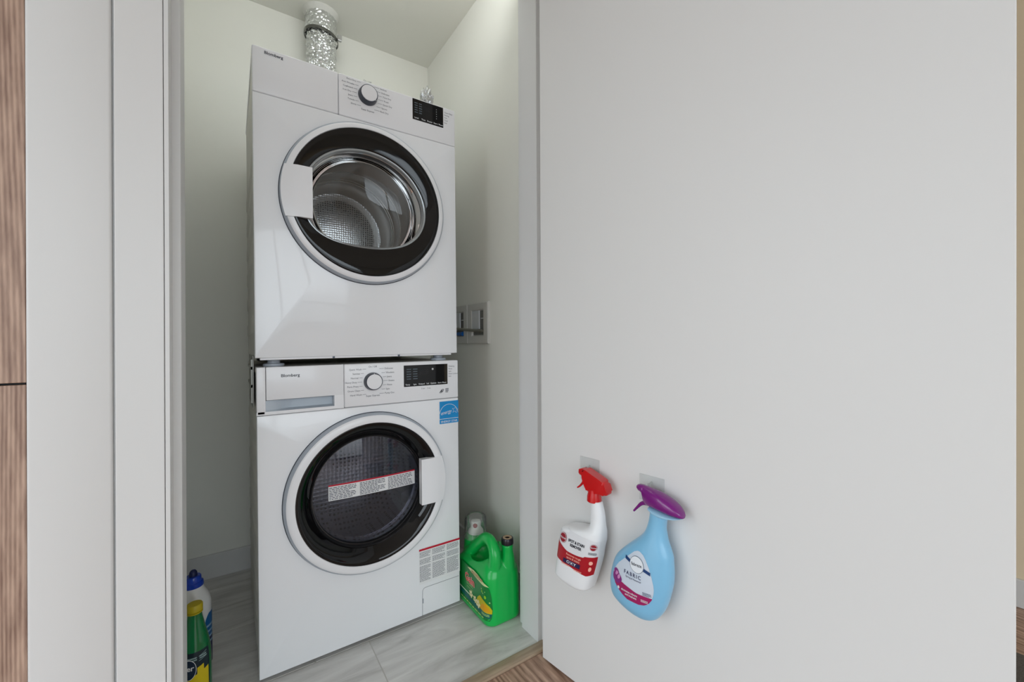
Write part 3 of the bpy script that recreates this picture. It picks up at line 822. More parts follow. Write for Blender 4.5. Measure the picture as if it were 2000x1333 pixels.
loft(bm, [mixr(0, -0.0205), mixr(0.02, -0.0240), mixr(0.05, -0.0250), mixr(0.28, -0.0238), mixr(0.5, -0.0222), mixr(0.72, -0.0204), mixr(0.94, -0.0182), mixr(0.985, -0.0172), mixr(1.0, -0.0150)], False, False)
obj('black_ring', bm, BLACKG, dd, 60)
bm = bmesh.new()
loft(bm, [oring(1.0, -0.0152), oring(0.985, -0.0160), oring(0.968, -0.0140), oring(0.955, -0.009), oring(0.950, 0.0)], False, False)
obj('window_rim', bm, mat('rim_grey', srgb(165, 170, 172), 0.16, metal=0.5, coat=0.6), dd, 60)
bm = bmesh.new()
loft(bm, [oring(0.950, 0.0), oring(0.95, 0.02), oring(0.95, 0.03, 0.3, .164), oring(0.95, 0.05, 0.7, .164)], False, False)
obj('rubber_seal', bm, mat('seal_dark', srgb(52, 52, 52), 0.3), dd, 60)
bm = bmesh.new()
loft(bm, [oring(0.952, 0.004), oring(0.93, 0.03, 0.3, .163), oring(0.92, 0.055, 0.8, .164), oring(0.9, 0.075, 1.0, .163), oring(0.9, 0.09, 1.0, .150), oring(0.9, 0.10, 1.0, .12), oring(0.9, 0.106, 1.0, .06), oring(.9, .108, 1., .005)], False, True)
obj('window_glass', bm, glass_mat('clear_glass', (0.97, 0.975, 0.975, 1), 0.02, 1.5), dd, 179)
bm = bmesh.new(); lathe_y(bm, [(0.1675, 0.073), (0.1655, 0.0715), (0.1640, 0.073), (0.1655, 0.0755), (0.1675, 0.073)], OCX, OCZ, 96)
obj('glass_edge', bm, CHROME, dd, 60)
bm = tab_handle(0.1375, DCX, DCZ, 0.2405, 1.2615, 1.4035, -1, -0.0305, -0.008, -0.0215)
obj('handle', bm, PLASTW, dd, 35, label='white grip tab at the left of the round door')
# drum
bm = bmesh.new()
lathe_y(bm, [(0.164, 0.075), (0.172, 0.08), (0.176, 0.13), (0.176, 0.215), (0.1735, 0.22), (0.176, 0.225), (0.176, 0.29), (0.172, 0.295), (0.176, 0.30), (0.176, 0.309), (0.172, 0.313), (0.176, 0.318), (0.176, 0.40), (0.16, 0.43)], OCX, OCZ, 96)
mpart('drum', bm, DRUM, dy, 50)
for yy, rr in ((0.22, 0.1735), (0.295, 0.172), (0.313, 0.172), (0.43, 0.136), (0.43, 0.126)):
    bm = bmesh.new(); lathe_y(bm, [(rr + 0.001, yy - 0.001), (rr, yy - 0.0018), (rr - 0.001, yy - 0.001), (rr, yy), (rr + 0.001, yy - 0.001)], OCX, OCZ, 96)
    mpart('drum_ring', bm, CHROME, dy, 60)
bm = bmesh.new(); lathe_y(bm, [(0.162, 0.428), (0.14, 0.431), (0.13, 0.425), (0.02, 0.420)], OCX, OCZ, 72, False, True)
mpart('drum_back', bm, perf_mat('dryer_back', srgb(205, 208, 210), srgb(60, 62, 64), 120, 0.8, 0.25), dy, 40)

# ------------------------------------------------------------------ duct behind the dryer
t = thing('foil_duct', 'crinkled silver foil duct rising from behind the upper machine to the closet ceiling', 'duct', (0.277, 0.628, 1.76))
def crinkle(rb, z0, z1, nz, na, amp, seed, x=0.277, y=0.628, pleat=0.02, pa=0.0035):
    bm = bmesh.new(); rings = []
    for j in range(nz + 1):
        z = z0 + (z1 - z0) * j / nz; rg = []
        for i in range(na):
            a = 2 * PI * i / na
            v = Vector((math.cos(a) * 4.2, math.sin(a) * 4.2, z * 75 + seed))
            r = rb + amp * (noise.noise(v) + 0.7 * noise.noise(v * 2.3)) + pa * abs(math.sin(PI * (z / pleat + 0.15 * math.sin(a + 3 * z))))
            rg.append((x + r * math.cos(a), y + r * math.sin(a), z))
        rings.append(rg)
    loft(bm, rings, False, False); return bm
def dpart(*a, **k):
    o = obj(*a, **k); o.location = -o.parent.location; return o
dpart('duct_sleeve', crinkle(0.0555, 1.76, 2.225, 220, 120, 0.0062, 0.0, pa=0.0015), FOIL, t, 24)
dpart('tape_collar', crinkle(0.0600, 2.222, 2.305, 40, 120, 0.0040, 5.0, pa=0.0006), FOIL, t, 24)
b = bmesh.new(); lathe_z(b, [(0.060, 2.300), (0.064, 2.306), (0.069, 2.316), (0.072, HC)], 0.277, 0.628, 48)
dpart('ceiling_sleeve', b, mat('matte_white', srgb(214, 214, 208), 0.6, bump=0.4, bscale=120), t, 50)
b = bmesh.new(); pts = [(0.277 + 0.0655 * math.cos(a), 0.628 + 0.0655 * math.sin(a), 2.220 - 0.008 * math.cos(a)) for a in [2 * PI * i / 48 for i in range(49)]]
rings = []
for p in pts: 
    n_ = Vector((p[0] - 0.277, p[1] - 0.628, 0)).normalized()
    rings.append([(p[0] - n_.x * .001, p[1] - n_.y * .001, p[2] - 0.006), (p[0] + n_.x * .0018, p[1] + n_.y * .0018, p[2] - 0.006), (p[0] + n_.x * .0018, p[1] + n_.y * .0018, p[2] + 0.006), (p[0] - n_.x * .001, p[1] - n_.y * .001, p[2] + 0.006)])
loft(b, rings, False, False)
dpart('clamp_band', b, mat('clamp_steel', srgb(120, 120, 116), 0.25, metal=0.9), t, 50)
b = bmesh.new(); box(b, 0.335, 0.352, 0.585, 0.60, 2.212, 2.236, bevel=0.002); dpart('clamp_screw', b, STEEL, t)

# crumpled foil on the dryer
b = bmesh.new(); bmesh.ops.create_icosphere(b, subdivisions=4, radius=1)
for v in b.verts:
    n_ = v.co.normalized(); q = n_ * 2.6
    k = 1 + 0.34 * noise.noise(q + Vector((3, 1, 2))) + 0.26 * abs(noise.noise(q * 2.7)) - 0.2 * abs(noise.noise(q * 1.6 + Vector((7, 0, 0))))
    v.co = Vector((n_.x * 0.021 * k, n_.y * 0.018 * k, max(n_.z, -0.95) * 0.036 * k))
zm = min(v.co.z for v in b.verts)
for v in b.verts: v.co.z -= zm
o = obj('crumpled_foil', b, mat('foil_scrap', srgb(205, 206, 206), 0.22, metal=0.75, bump=0.6, bscale=220), None, 15)
o.location = (0.5125, 0.052, dz1 - 0.0005)
tag(o, 'small crumpled scrap of silver foil on top of the upper machine, at its right', 'foil')

# ------------------------------------------------------------------ supply boxes and hose on the right wall
def outlet(name, label, y0, y1, z0, z1, valve):
    t = thing(name, label, 'outlet box', (XR, (y0 + y1) / 2, z0))
    iy0, iy1, iz0, iz1 = y0 + 0.040, y1 - 0.032, z0 + 0.032, z1 - 0.030
    bm = bmesh.new()
    ro = [(y0, z0), (y1, z0), (y1, z1), (y0, z1)]; ri = [(iy0, iz0), (iy1, iz0), (iy1, iz1), (iy0, iz1)]
    def rr(q, x): return [(x, y, z) for y, z in q]
    def grow(q, d):
        cy = sum(p[0] for p in q) / 4; cz = sum(p[1] for p in q) / 4
        return [(y + (d if y > cy else -d), z + (d if z > cz else -d)) for y, z in q]
    loft(bm, [rr(ro, XR), rr(ro, XR - 0.007), rr(grow(ro, -0.004), XR - 0.010), rr(grow(ri, 0.004), XR - 0.009), rr(ri, XR - 0.007), rr(grow(ri, -0.004), XR - 0.0006)], False, False)
    fr = obj('frame', bm, mat('box_plastic', srgb(214, 213, 208), 0.45), t, 30); fr.location = -t.location
    o_ = obj('recess', bx(XR - 0.0008, XR - 0.0002, iy0, iy1, iz0, iz1), mat('box_inside', srgb(120, 120, 116), 0.6), t); o_.location = -t.location
    yc = iy0 + 0.065
    bm = bmesh.new(); box(bm, XR - 0.0065, XR - 0.0008, iy0 + 0.036, iy1 - 0.001, iz0 + 0.028, iz1 - 0.002, bevel=0.002)
    o_ = obj('backing_plate', bm, mat('box_back', srgb(216, 219, 222), 0.4), t); o_.location = -t.location
    bm = bmesh.new(); box(bm, XR - 0.006, XR - 0.0008, iy0 + 0.002, iy0 + 0.022, iz0 + 0.070, iz0 + 0.073); o_ = obj('rib', bm, PLASTW, t); o_.location = -t.location
    if valve:
        bm = bmesh.new(); tube(bm, [(XR - 0.008, iy0 + 0.002, iz0 + 0.011), (XR - 0.008, iy0 + 0.05, iz0 + 0.011)], [0.0095, 0.0085], 16)
        o_ = obj('valve_handle', bm, mat('valve_blue', srgb(20, 98, 178), 0.35), t, 40, label='blue valve handle'); o_.location = -t.location
    return t
outlet('supply_box', 'white recessed supply box on the closet right wall, nearer the opening', 0.112, 0.2815, 0.904, 1.073, False)
outlet('supply_box', 'white recessed supply box with a blue valve, half hidden behind the upper machine', 0.2845, 0.454, 0.904, 1.073, True)
b = bmesh.new()
pts = spline([(XR - 0.007, 0.158, 0.956), (XR - 0.014, 0.20, 0.958), (XR - 0.018, 0.29, 0.964), (XR - 0.02, 0.40, 0.972), (XR - 0.03, 0.48, 0.970), (XR - 0.05, 0.54, 0.93)], 8)
tube(b, pts, 0.0058, 14)
o = obj('supply_hose', b, mat('braided_hose', srgb(150, 148, 138), 0.4, metal=0.5, bump=0.8, bscale=600), None, 60)
tag(o, 'thin grey braided hose running from the wall supply box behind the machines', 'hose')

# ------------------------------------------------------------------ bottles on the door
def dframe(name, label, cat, s0, z0):
    R_ = Matrix.Rotation(DROT[2], 4, 'Z') @ Matrix.Rotation(DROT[1], 4, 'Y')
    p = DROOT + R_ @ Vector((s0, 0, z0))
    return thing(name, label, cat, p, DROT)
def hook(s0, s1, z0, z1, zp, label):
    sc = (s0 + s1) / 2
    t = dframe('adhesive_hook', label, 'hook', sc, z0)
    h = (s1 - s0) / 2
    cm = glass_mat('clear_film', (0.975, 0.98, 0.978, 1), 0.3, 1.12, haze=0.10, haze_col=(0.78, 0.80, 0.79, 1))
    obj('backing_pad', bx(-h, h, -0.0016, -0.0002, 0, z1 - z0, bevel=0.0006, seg=1), cm, t)
    bm = bmesh.new(); zz = zp - z0
    tube(bm, spline([(0, -0.001, zz + 0.012), (0, -0.010, zz + 0.008), (0, -0.0145, zz + 0.004), (0, -0.0165, zz + 0.012)], 5), 0.0024, 10)
    obj('hook_arm', bm, cm, t, 60)
    return t
hook(0.1394, 0.1995, 0.557, 0.6165, 0.585, 'clear square adhesive hook on the door behind the red trigger head')
hook(0.3098, 0.3704, 0.552, 0.6115, 0.586, 'clear square adhesive hook on the door behind the purple trigger head')

class Shell:
    """moulded bottle whose outline is given by left and right edges along its height; depth is a superellipse"""
    def __init__(s, left, right, depth, wc, s0, z0, power=2.4):
        s.l, s.r, s.d, s.wc, s.s0, s.z0, s.p = left, right, depth, wc, s0, z0, power
    def edges(s, z): return interp(s.l, z), interp(s.r, z)
    def pt(s, t, z, off=0.0):
        """t in -1..1 across the front; returns local point on the front skin"""
        a, b = s.edges(z); c, h = (a + b) / 2, (b - a) / 2; d = interp(s.d, z); p = interp(s.p, z) if isinstance(s.p, list) else s.p
        tt = max(-1, min(1, t)); y = d * (max(0, 1 - abs(tt) ** p)) ** (1 / p)
        k = off
        return (c + tt * (h + k) - s.s0, -(s.wc + y + k), z - s.z0)
    def ring(s, z, n=48):
        a, b = s.edges(z); c, h = (a + b) / 2, (b - a) / 2; d = interp(s.d, z); p = interp(s.p, z) if isinstance(s.p, list) else s.p
        out = []
        for i in range(n):
            q = 2 * PI * i / n; cx_, sy_ = math.cos(q), math.sin(q)
            out.append((c + h * math.copysign(abs(cx_) ** (2 / p), cx_) - s.s0, -(s.wc + d * math.copysign(abs(sy_) ** (2 / p), sy_)), z - s.z0))
        return out
    def mesh(s, zs, n=48):
        bm = bmesh.new(); loft(bm, [s.ring(z, n) for z in zs]); return bm
    def flat_fn(s, off):
        """(s, z) measured on the door -> point on the front skin"""
        def fn(u, z):
            a, b = s.edges(z); u += getattr(s, 'shift', 0); return s.pt((u - (a + b) / 2) / ((b - a) / 2), z, off)
        return fn
def zsteps(tab, n):
    a, b = tab[0][0], tab[-1][0]; return [a + (b - a) * i / n for i in range(n + 1)]
def sm(tab):
    P = spline([(z, v, 0) for z, v in tab], 6); return [(p.x, p.y) for p in P]
def clip_poly(bm, poly, fn, n=1):
    f = flat(bm, poly, fn); return f

# red trigger, white bottle
S0, Z0 = 0.165, 0.3046
t = dframe('spray_bottle', 'white spray bottle with a red trigger head and red label, hanging on the door', 'spray bottle', S0, Z0)
LT = sm([(.3046, .140), (.3085, .118), (.3173, .0955), (.3288, .0960), (.36, .1015), (.40, .1080), (.4283, .1125), (.440, .118), (.447, .131), (.4530, .158), (.4575, .181), (.4635, .1945), (.4708, .2005), (.4908, .2008), (.51, .2012), (.53, .2020)])
RT = sm([(.3046, .176), (.3085, .190), (.3136, .1995), (.33, .2060), (.3516, .2135), (.389, .2248), (.42, .2310), (.4462, .2368), (.4692, .2376), (.485, .2372), (.5015, .2358), (.515, .2325), (.53, .2285)])
DT = sm([(.3046, .022), (.3085, .028), (.3150, .031), (.33, .032), (.40, .032), (.440, .031), (.4530, .028), (.4650, .022), (.4750, .0185), (.49, .0160), (.53, .0135)])
PT = [(.30, 3.2), (.44, 3.2), (.47, 2.2), (.6, 2.0)]
sh = Shell(LT, RT, DT, 0.0345, S0, Z0, PT)
obj('bottle', sh.mesh(zsteps(LT, 70)), mat('white_hdpe', srgb(236, 237, 238), 0.32), t, 60)
bm = bmesh.new()
def band(bm, za_fn, zb_fn, t0, t1, off, nt=28, nz=8):
    g = []
    for i in range(nt + 1):
        tt = t0 + (t1 - t0) * i / nt; za, zb = za_fn(tt), zb_fn(tt)
        g.append([bm.verts.new(sh.pt(tt, za + (zb - za) * j / nz, off)) for j in range(nz + 1)])
    for i in range(nt):
        for j in range(nz): bm.faces.new((g[i][j], g[i + 1][j], g[i + 1][j + 1], g[i][j + 1]))
zlo = lambda t_: 0.3600 - 0.010 * max(0, t_) + 0.008 * max(0, -t_ - .2) + 0.012 * max(0, t_ - .8) * 5 * 0.6
zhi = lambda t_: 0.4460 - 0.004 * t_
zmid = lambda t_: 0.3985 + (0.017 * (-t_ - .3) if t_ < -.3 else 0) - 0.004 * math.cos(min(1, max(-1, t_)) * 2.2) + (0.003 if t_ > .55 else 0)
bm = bmesh.new(); band(bm, zlo, zhi, -0.93, 0.985, 0.0005)
lab = obj('label', bm, mat('label_white', srgb(226, 227, 229), 0.4), t, 60)
bm = bmesh.new(); band(bm, zlo, zmid, -0.93, 0.985, 0.0008); obj('label_red_field', bm, mat('label_red', srgb(170, 12, 30), 0.4), lab, 60)
fn = lambda u, v: sh.pt(u, v, 0.0012)
def trect(bm, t0, t1, z0, z1, n=8):
    g = [[bm.verts.new(fn(t0 + (t1 - t0) * i / n, z)) for i in range(n + 1)] for z in (z0, z1)]
    for i in range(n): bm.faces.new((g[0][i], g[0][i + 1], g[1][i + 1], g[1][i]))
bm = bmesh.new(); trect(bm, -0.42, 0.46, 0.3645, 0.3755); obj('navy_panel', bm, mat('navy', srgb(34, 26, 72), 0.45), lab, 60)
HW = 0.061
fnt = lambda u, v: sh.pt(u / HW, v, 0.0015)
bm = bmesh.new(); text(bm, 'OXY', 0.001, 0.3668, 0.0098, fnt, 'CENTER', bold=0.02, sx=1.3, space=1.2)
obj('label_lettering', bm, INKW, lab)
bm = bmesh.new()
text(bm, 'Removes tough', 0.004, 0.3865, 0.0072, fnt, 'CENTER', bold=0.015); text(bm, 'spots & stains', 0.004, 0.3788, 0.0072, fnt, 'CENTER', bold=0.015)
fine_lines(bm, -0.030, 0.0, 0.3585, 0.3625, 2, fnt, rnd, 0.6); fine_lines(bm, 0.012, 0.036, 0.3555, 0.3595, 2, fnt, rnd, 0.6)
flat(bm, ell(0.051, 0.388, 0.004, 0.005, 16), fnt); flat(bm, ell(0.052, 0.372, 0.003, 0.006, 16), fnt)
obj('pale_lettering', bm, mat('pale_red_ink', srgb(246, 178, 160), 0.5), lab)
bm = bmesh.new()
text(bm, 'SPOT & STAIN', 0.006, 0.4215, 0.0098, fnt, 'CENTER', bold=0.03, sx=0.78); text(bm, 'REMOVER', 0.006, 0.4110, 0.0098, fnt, 'CENTER', bold=0.03, sx=0.78)
fine_lines(bm, 0.042, 0.0585, 0.4085, 0.4145, 3, fnt, rnd, 0.5)
obj('black_lettering', bm, INKD, lab)
for cu, cv, ru, rv, sz in ((-0.036, 0.424, 0.0125, 0.0135, 0.0085), (0.0505, 0.4275, 0.0072, 0.0085, 0.0056)):
    bm = bmesh.new(); flat(bm, ell(cu, cv, ru, rv, 32), fnt); bd = obj('round_badge', bm, mat('badge_red', srgb(150, 14, 34), 0.4), lab)
    bm = bmesh.new(); f3 = lambda u, v: sh.pt(u / HW, v, 0.0019)
    text(bm, 'Hoover', cu, cv - sz * 0.3, sz, f3, 'CENTER', bold=0.01, shear=0.2, sx=0.8)
    o_ = ell(cu, cv, ru * .93, rv * .93, 32); i_ = ell(cu, cv, ru * .85, rv * .85, 32)
    for q in range(32): flat(bm, [o_[q], o_[(q + 1) % 32], i_[(q + 1) % 32], i_[q]], f3)
    obj('badge_lettering', bm, INKW, bd)
def rnd_poly(pts):
    q = [Vector((a - S0, b - Z0, 0)) for a, b in pts]; n = len(q); out = []
    for i in range(n):
        p0, p1, p2, p3 = q[i - 1], q[i], q[(i + 1) % n], q[(i + 2) % n]
        for k in range(4):
            t_ = k / 4; out.append(0.5 * ((2 * p1) + (p2 - p0) * t_ + (2 * p0 - 5 * p1 + 4 * p2 - p3) * t_ * t_ + (3 * p1 - p0 - 3 * p2 + p3) * t_ ** 3))
    return [(p.x, p.y) for p in out]
REDP = mat('red_plastic', srgb(198, 8, 14), 0.22, coat=0.4)
L2 = lambda pts: [(a - S0, b - Z0) for a, b in pts]
bm = bmesh.new()
prism(bm, rnd_poly([(.1795, .5985), (.1795, .580), (.1845, .5655), (.190, .556), (.1955, .5485), (.2050, .5470), (.2280, .5520), (.2455, .5512), (.2515, .5565), (.2490, .5665), (.2434, .5790), (.2350, .5845), (.2225, .5895), (.2010, .5965), (.1880, .6005)]), -0.0475, -0.0215, 0.0062, 4)
obj('trigger_head', bm, REDP, t, 45, label='red trigger head')
bm = bmesh.new(); prism(bm, L2([(.1672, .5972), (.1662, .5880), (.1710, .5850), (.1815, .5800), (.1840, .6000), (.1790, .6015)]), -0.0445, -0.0245, 0.003, 2)
obj('nozzle', bm, REDP, t, 40)
bm = bmesh.new(); P = spline([(.1810, .5835), (.1790, .5740), (.1745, .5640), (.1650, .5530), (.1565, .5465)], 5)
tube(bm, [(p.x - S0, -0.0345, p.y - Z0) for p in P], [0.0052 - 0.0034 * i / (len(P) - 1) for i in range(len(P))], 12)
obj('trigger', bm, REDP, t, 60)
bm = bmesh.new(); lathe_z(bm, [(0.0165, .5265 - Z0), (0.0178, .528 - Z0), (0.0172, .540 - Z0), (0.0150, .549 - Z0), (0.0145, .556 - Z0)], 0.2080 - S0, -0.0345, 32)
obj('neck_collar', bm, REDP, t, 40)

# purple trigger, blue bottle
S1, Z1 = 0.34, 0.3156
t = dframe('spray_bottle', 'light blue teardrop spray bottle with a purple trigger head, hanging on the door', 'spray bottle', S1, Z1)
LB = sm([(.3156, .3330), (.3190, .3160), (.3255, .2950), (.3335, .2760), (.3426, .2645), (.3600, .2600), (.3806, .2612), (.4040, .2665), (.4274, .2755), (.4480, .2920), (.4687, .3125), (.4880, .3330), (.5047, .3465), (.5254, .3545), (.5420, .3580), (.5538, .3595)])
RB = sm([(.3156, .3490), (.3190, .3620), (.3250, .3730), (.3350, .3810), (.3476, .3885), (.3650, .3955), (.3851, .4012), (.4080, .4060), (.4308, .4075), (.4500, .4066), (.4669, .4050), (.4919, .3955), (.5050, .3925), (.5194, .3905), (.5360, .3920), (.5538, .3960)])
DB = sm([(.3156, .012), (.3190, .020), (.3255, .027), (.3350, .0315), (.3476, .034), (.3851, .035), (.4308, .034), (.4687, .029), (.5047, .022), (.5254, .0195), (.5538, .019)])
sh2 = Shell(LB, RB, DB, 0.0365, S1, Z1, 2.3)
obj('bottle', sh2.mesh(zsteps(LB, 70)), mat('sky_blue_plastic', srgb(128, 188, 222), 0.28, coat=0.3), t, 60)
sh2.shift = 0.0065
fb = sh2.flat_fn(0.0006)
XB = 0.013    # the print sits on the bulging front, nearer than the outline
LE = [(.3570, .3150), (.3600, .3070), (.3660, .2960), (.3766, .2830), (.3897, .2755), (.4000, .2750), (.4086, .2790), (.4250, .2900), (.4412, .3060), (.4562, .3210), (.4640, .3290), (.4680, .3370)]
RE = [(.3570, .3400), (.3600, .3520), (.3660, .3610), (.3766, .3680), (.3897, .3720), (.4000, .3730), (.4086, .3725), (.4250, .3690), (.4412, .3640), (.4562, .3560), (.4640, .3500), (.4680, .3420)]
bm = bmesh.new(); fill_grid(bm, lambda v: (interp(LE, v), interp(RE, v)), .3570, .4680, fb, 14, 26)
lab = obj('label', bm, mat('label_pale', srgb(204, 214, 226), 0.4), t, 60)
fb2 = sh2.flat_fn(0.0010)
top_ = lambda u: 0.3915
bm = bmesh.new()
g = []
for i in range(21):
    k = i / 20; col = []
    for j in range(9):
        q = j / 8
        za = 0.3572; zb = 0.3985 - 0.0185 * min(1, k * 1.6) ** 0.7
        v = za + (zb - za) * q; a, c = interp(LE, v), interp(RE, v); col.append(bm.verts.new(fb2(a + (c - a) * k, v)))
    g.append(col)
for i in range(20):
    for j in range(8): bm.faces.new((g[i][j], g[i + 1][j], g[i + 1][j + 1], g[i][j + 1]))
obj('label_magenta_field', bm, mat('magenta', srgb(160, 26, 92), 0.4), lab, 60)
bm = bmesh.new()      # purple blossom at the left of the label
fb3 = sh2.flat_fn(0.0013)
for cu, cv, ru, rv, ro in ((.2860, .4010, .0080, .0100, .3), (.2835, .3930, .0080, .0110, -.2), (.2920, .3950, .0075, .0100, .9), (.2895, .3880, .0100, .0065, .3)): flat(bm, ell(cu, cv, ru, rv, 20, ro), fb3)
obj('blossom_print', bm, mat('blossom_purple', srgb(134, 38, 122), 0.45), lab)
fb3b = sh2.flat_fn(0.0016)
bm = bmesh.new()
for cu, cv, ru, rv, ro in ((.2880, .4030, .0036, .0034, .3), (.2935, .3965, .0032, .0058, -.5), (.2855, .3990, .0024, .0024, 0)): flat(bm, ell(cu, cv, ru, rv, 18, ro), fb3b)
obj('petal_print', bm, mat('petal_pink', srgb(206, 140, 190), 0.45), lab)
bm = bmesh.new()
rib_m = mat('ribbon_navy', srgb(18, 58, 112), 0.4)
fill_grid(bm, lambda v: (.3085, .3290), -1, 1, lambda u, k: fb3(u, .4455 - 0.30 * (u - .3085) + 0.0034 * k), 10, 3); obj('ribbon_end', bm, rib_m, lab)
bm = bmesh.new(); fill_grid(bm, lambda v: (.3470, .3665), -1, 1, lambda u, k: fb3(u, .4365 - 0.30 * (u - .3470) + 0.0034 * k), 10, 3); obj('ribbon_end', bm, rib_m, lab)
bm = bmesh.new(); flat(bm, ell(.3370, .4400, .0162, .0172, 36), sh2.flat_fn(0.0015)); rb_ = obj('round_badge', bm, mat('badge_grey', srgb(110, 124, 140), 0.4), lab)
bm = bmesh.new(); flat(bm, ell(.3370, .4400, .0152, .0162, 36), sh2.flat_fn(0.0018)); obj('badge_face', bm, mat('badge_white', srgb(228, 233, 238), 0.4), rb_)
bm = bmesh.new(); f4 = sh2.flat_fn(0.0022); text(bm, 'febreze', .3370, .4372, .0092, f4, 'CENTER', bold=0.012, rot=0.06, sx=0.86); obj('badge_lettering', bm, INKD, rb_)
bm = bmesh.new(); f4 = sh2.flat_fn(0.0014)
text(bm, 'FABRIC', .3270, .4115, .0115, f4, 'CENTER', bold=0.012, space=1.35, sx=0.85); text(bm, 'Spring & Renewal', .3290, .4050, .0056, f4, 'CENTER', sx=0.9)
fine_lines(bm, .350, .368, .381, .389, 4, f4, rnd, 0.45)
obj('navy_lettering', bm, mat('navy_ink', srgb(52, 56, 92), 0.5), lab)
bm = bmesh.new(); text(bm, 'eliminates odours', .3190, .3720, .0062, f4, 'CENTER', bold=0.02, sx=0.86); text(bm, 'and freshens', .3230, .3655, .0062, f4, 'CENTER', bold=0.02, sx=0.86)
fine_lines(bm, .346, .361, .3660, .3720, 3, f4, rnd, 0.5)
flat(bm, ell(.2925, .3735, .0028, .0032, 14), f4)
obj('white_lettering', bm, INKW, lab)
PUR = mat('purple_plastic', srgb(118, 20, 118), 0.24, coat=0.4)
L2 = lambda pts: [(a - S1, b - Z1) for a, b in pts]
# smooth head: side outline lofted along its length, rounded across
bm = bmesh.new(); rings = []
HT = [(.3268, .5985, .5900, .006), (.3310, .6005, .5865, .0085), (.3395, .6010, .5825, .0105), (.3430, .6007, .5680, .0115), (.3470, .6004, .5615, .0130), (.3540, .5990, .5598, .0155), (.3660, .5972, .5588, .0180), (.3800, .5945, .5575, .0200), (.3950, .5895, .5558, .0205), (.4080, .5835, .5550, .0195), (.4190, .5760, .5548, .0165), (.4260, .5690, .5550, .0130), (.4300, .5625, .5555, .0080), (.4312, .5590, .5562, .0030)]
HS = spline([(a, b, c) for a, b, c, d in HT], 4); HD = [(a, d) for a, b, c, d in HT]
for p in HS:
    d = interp(HD, p.x); zc, h = (p.y + p.z) / 2, (p.y - p.z) / 2
    rings.append([(p.x - S1, -0.0365 - d * math.copysign(abs(math.cos(q)) ** .8, math.cos(q)), zc - Z1 + h * math.copysign(abs(math.sin(q)) ** .8, math.sin(q))) for q in [2 * PI * i / 28 for i in range(28)]])
loft(bm, rings); obj('trigger_head', bm, PUR, t, 60, label='purple trigger head')
bm = bmesh.new(); P = spline([(.3530, .5640), (.3440, .5625), (.3350, .5580), (.3265, .5490), (.3165, .5370)], 5)
tube(bm, [(p.x - S1, -0.0365, p.y - Z1) for p in P], [0.0062 - 0.0042 * i / (len(P) - 1) for i in range(len(P))], 12)
obj('trigger', bm, PUR, t, 60)
bm = bmesh.new(); rings = []
for (s_, za, zb, d) in ((.3560, .5590, .5520, .012), (.3700, .5590, .5460, .0190), (.3860, .5575, .5450, .0215), (.4020, .5562, .5470, .0210), (.4160, .5556, .5505, .0170), (.4250, .5556, .5535, .0110), (.4300, .5560, .5552, .0050)):
    zc, h = (za + zb) / 2, (za - zb) / 2
    rings.append([(s_ - S1, -0.0365 - d * math.cos(q), zc - Z1 + h * math.sin(q)) for q in [2 * PI * i / 28 for i in range(28)]])
loft(bm, rings); obj('head_skirt', bm, mat('pale_blue_plastic', srgb(156, 200, 226), 0.3), t, 60)

# ------------------------------------------------------------------ green detergent jug beside the washer
t = thing('detergent_jug', 'big green detergent jug with a loop handle on the floor right of the washing machine', 'jug', (0.676, -0.06, 0))
def rrect(x0, x1, y0, y1, z, r, n=8):
    out = []
    for cx_, cy_, a0 in ((x1 - r, y1 - r, 0), (x0 + r, y1 - r, 90), (x0 + r, y0 + r, 180), (x1 - r, y0 + r, 270)):
        for k in range(n + 1):
            a = math.radians(a0 + 90 * k / n); out.append((cx_ + r * math.cos(a), cy_ + r * math.sin(a), z))
    return out
bm = bmesh.new()
rs = []
for z, g_, r in ((0.0, 0.008, 0.028), (0.004, 0.002, 0.031), (0.012, 0.0, 0.032), (0.06, 0.0, 0.033), (0.10, 0.0, 0.034), (0.130, 0.0005, 0.036), (0.152, 0.002, 0.036), (0.170, 0.007, 0.035), (0.185, 0.016, 0.033), (0.196, 0.029, 0.028), (0.203, 0.044, 0.016)):
    ring = rrect(0.609 + g_, 0.743 - g_, -0.172 + g_, 0.085 - g_, z, min(r, 0.055 - g_ if g_ < .03 else r))
    rs.append([(x, y, zz - (0.0 if zz < 0.1 else 0.34 * max(0, y + 0.06) * (zz - 0.1) / 0.09)) for x, y, zz in ring])
loft(bm, rs)
tube(bm, spline([(0.702, -0.128, 0.05), (0.702, -0.133, 0.10), (0.701, -0.139, 0.15), (0.699, -0.146, 0.19), (0.697, -0.150, 0.22), (0.696, -0.151, 0.245)], 5), [0.043 - 0.0245 * min(1, i / 20) for i in range(26)], 24)
tube(bm, [(0.6835, 0.041, 0.08), (0.6835, 0.041, 0.150), (0.6835, 0.041, 0.192), (0.6835, 0.041, 0.208), (0.6835, 0.041, 0.214)], [0.050, 0.046, 0.042, 0.037, 0.031], 32)
prism_pts = [(-0.150, 0.12), (0.06, 0.10), (0.05, 0.15), (0.0, 0.19), (-0.05, 0.222), (-0.10, 0.238), (-0.135, 0.22)]
va = [bm.verts.new((0.660, y, z)) for y, z in prism_pts]; vb = [bm.verts.new((0.708, y, z - 0.01)) for y, z in prism_pts]
bm.faces.new(va); bm.faces.new(vb[::-1])
for i in range(7): bm.faces.new((va[i], vb[i], vb[(i + 1) % 7], va[(i + 1) % 7]))
body = obj('body', bm, GREEN, t); body.location = -t.location
bake(body, ('REMESH', dict(mode='VOXEL', voxel_size=0.0026)))
bm = bmesh.new(); bmesh.ops.create_icosphere(bm, subdivisions=4, radius=1)
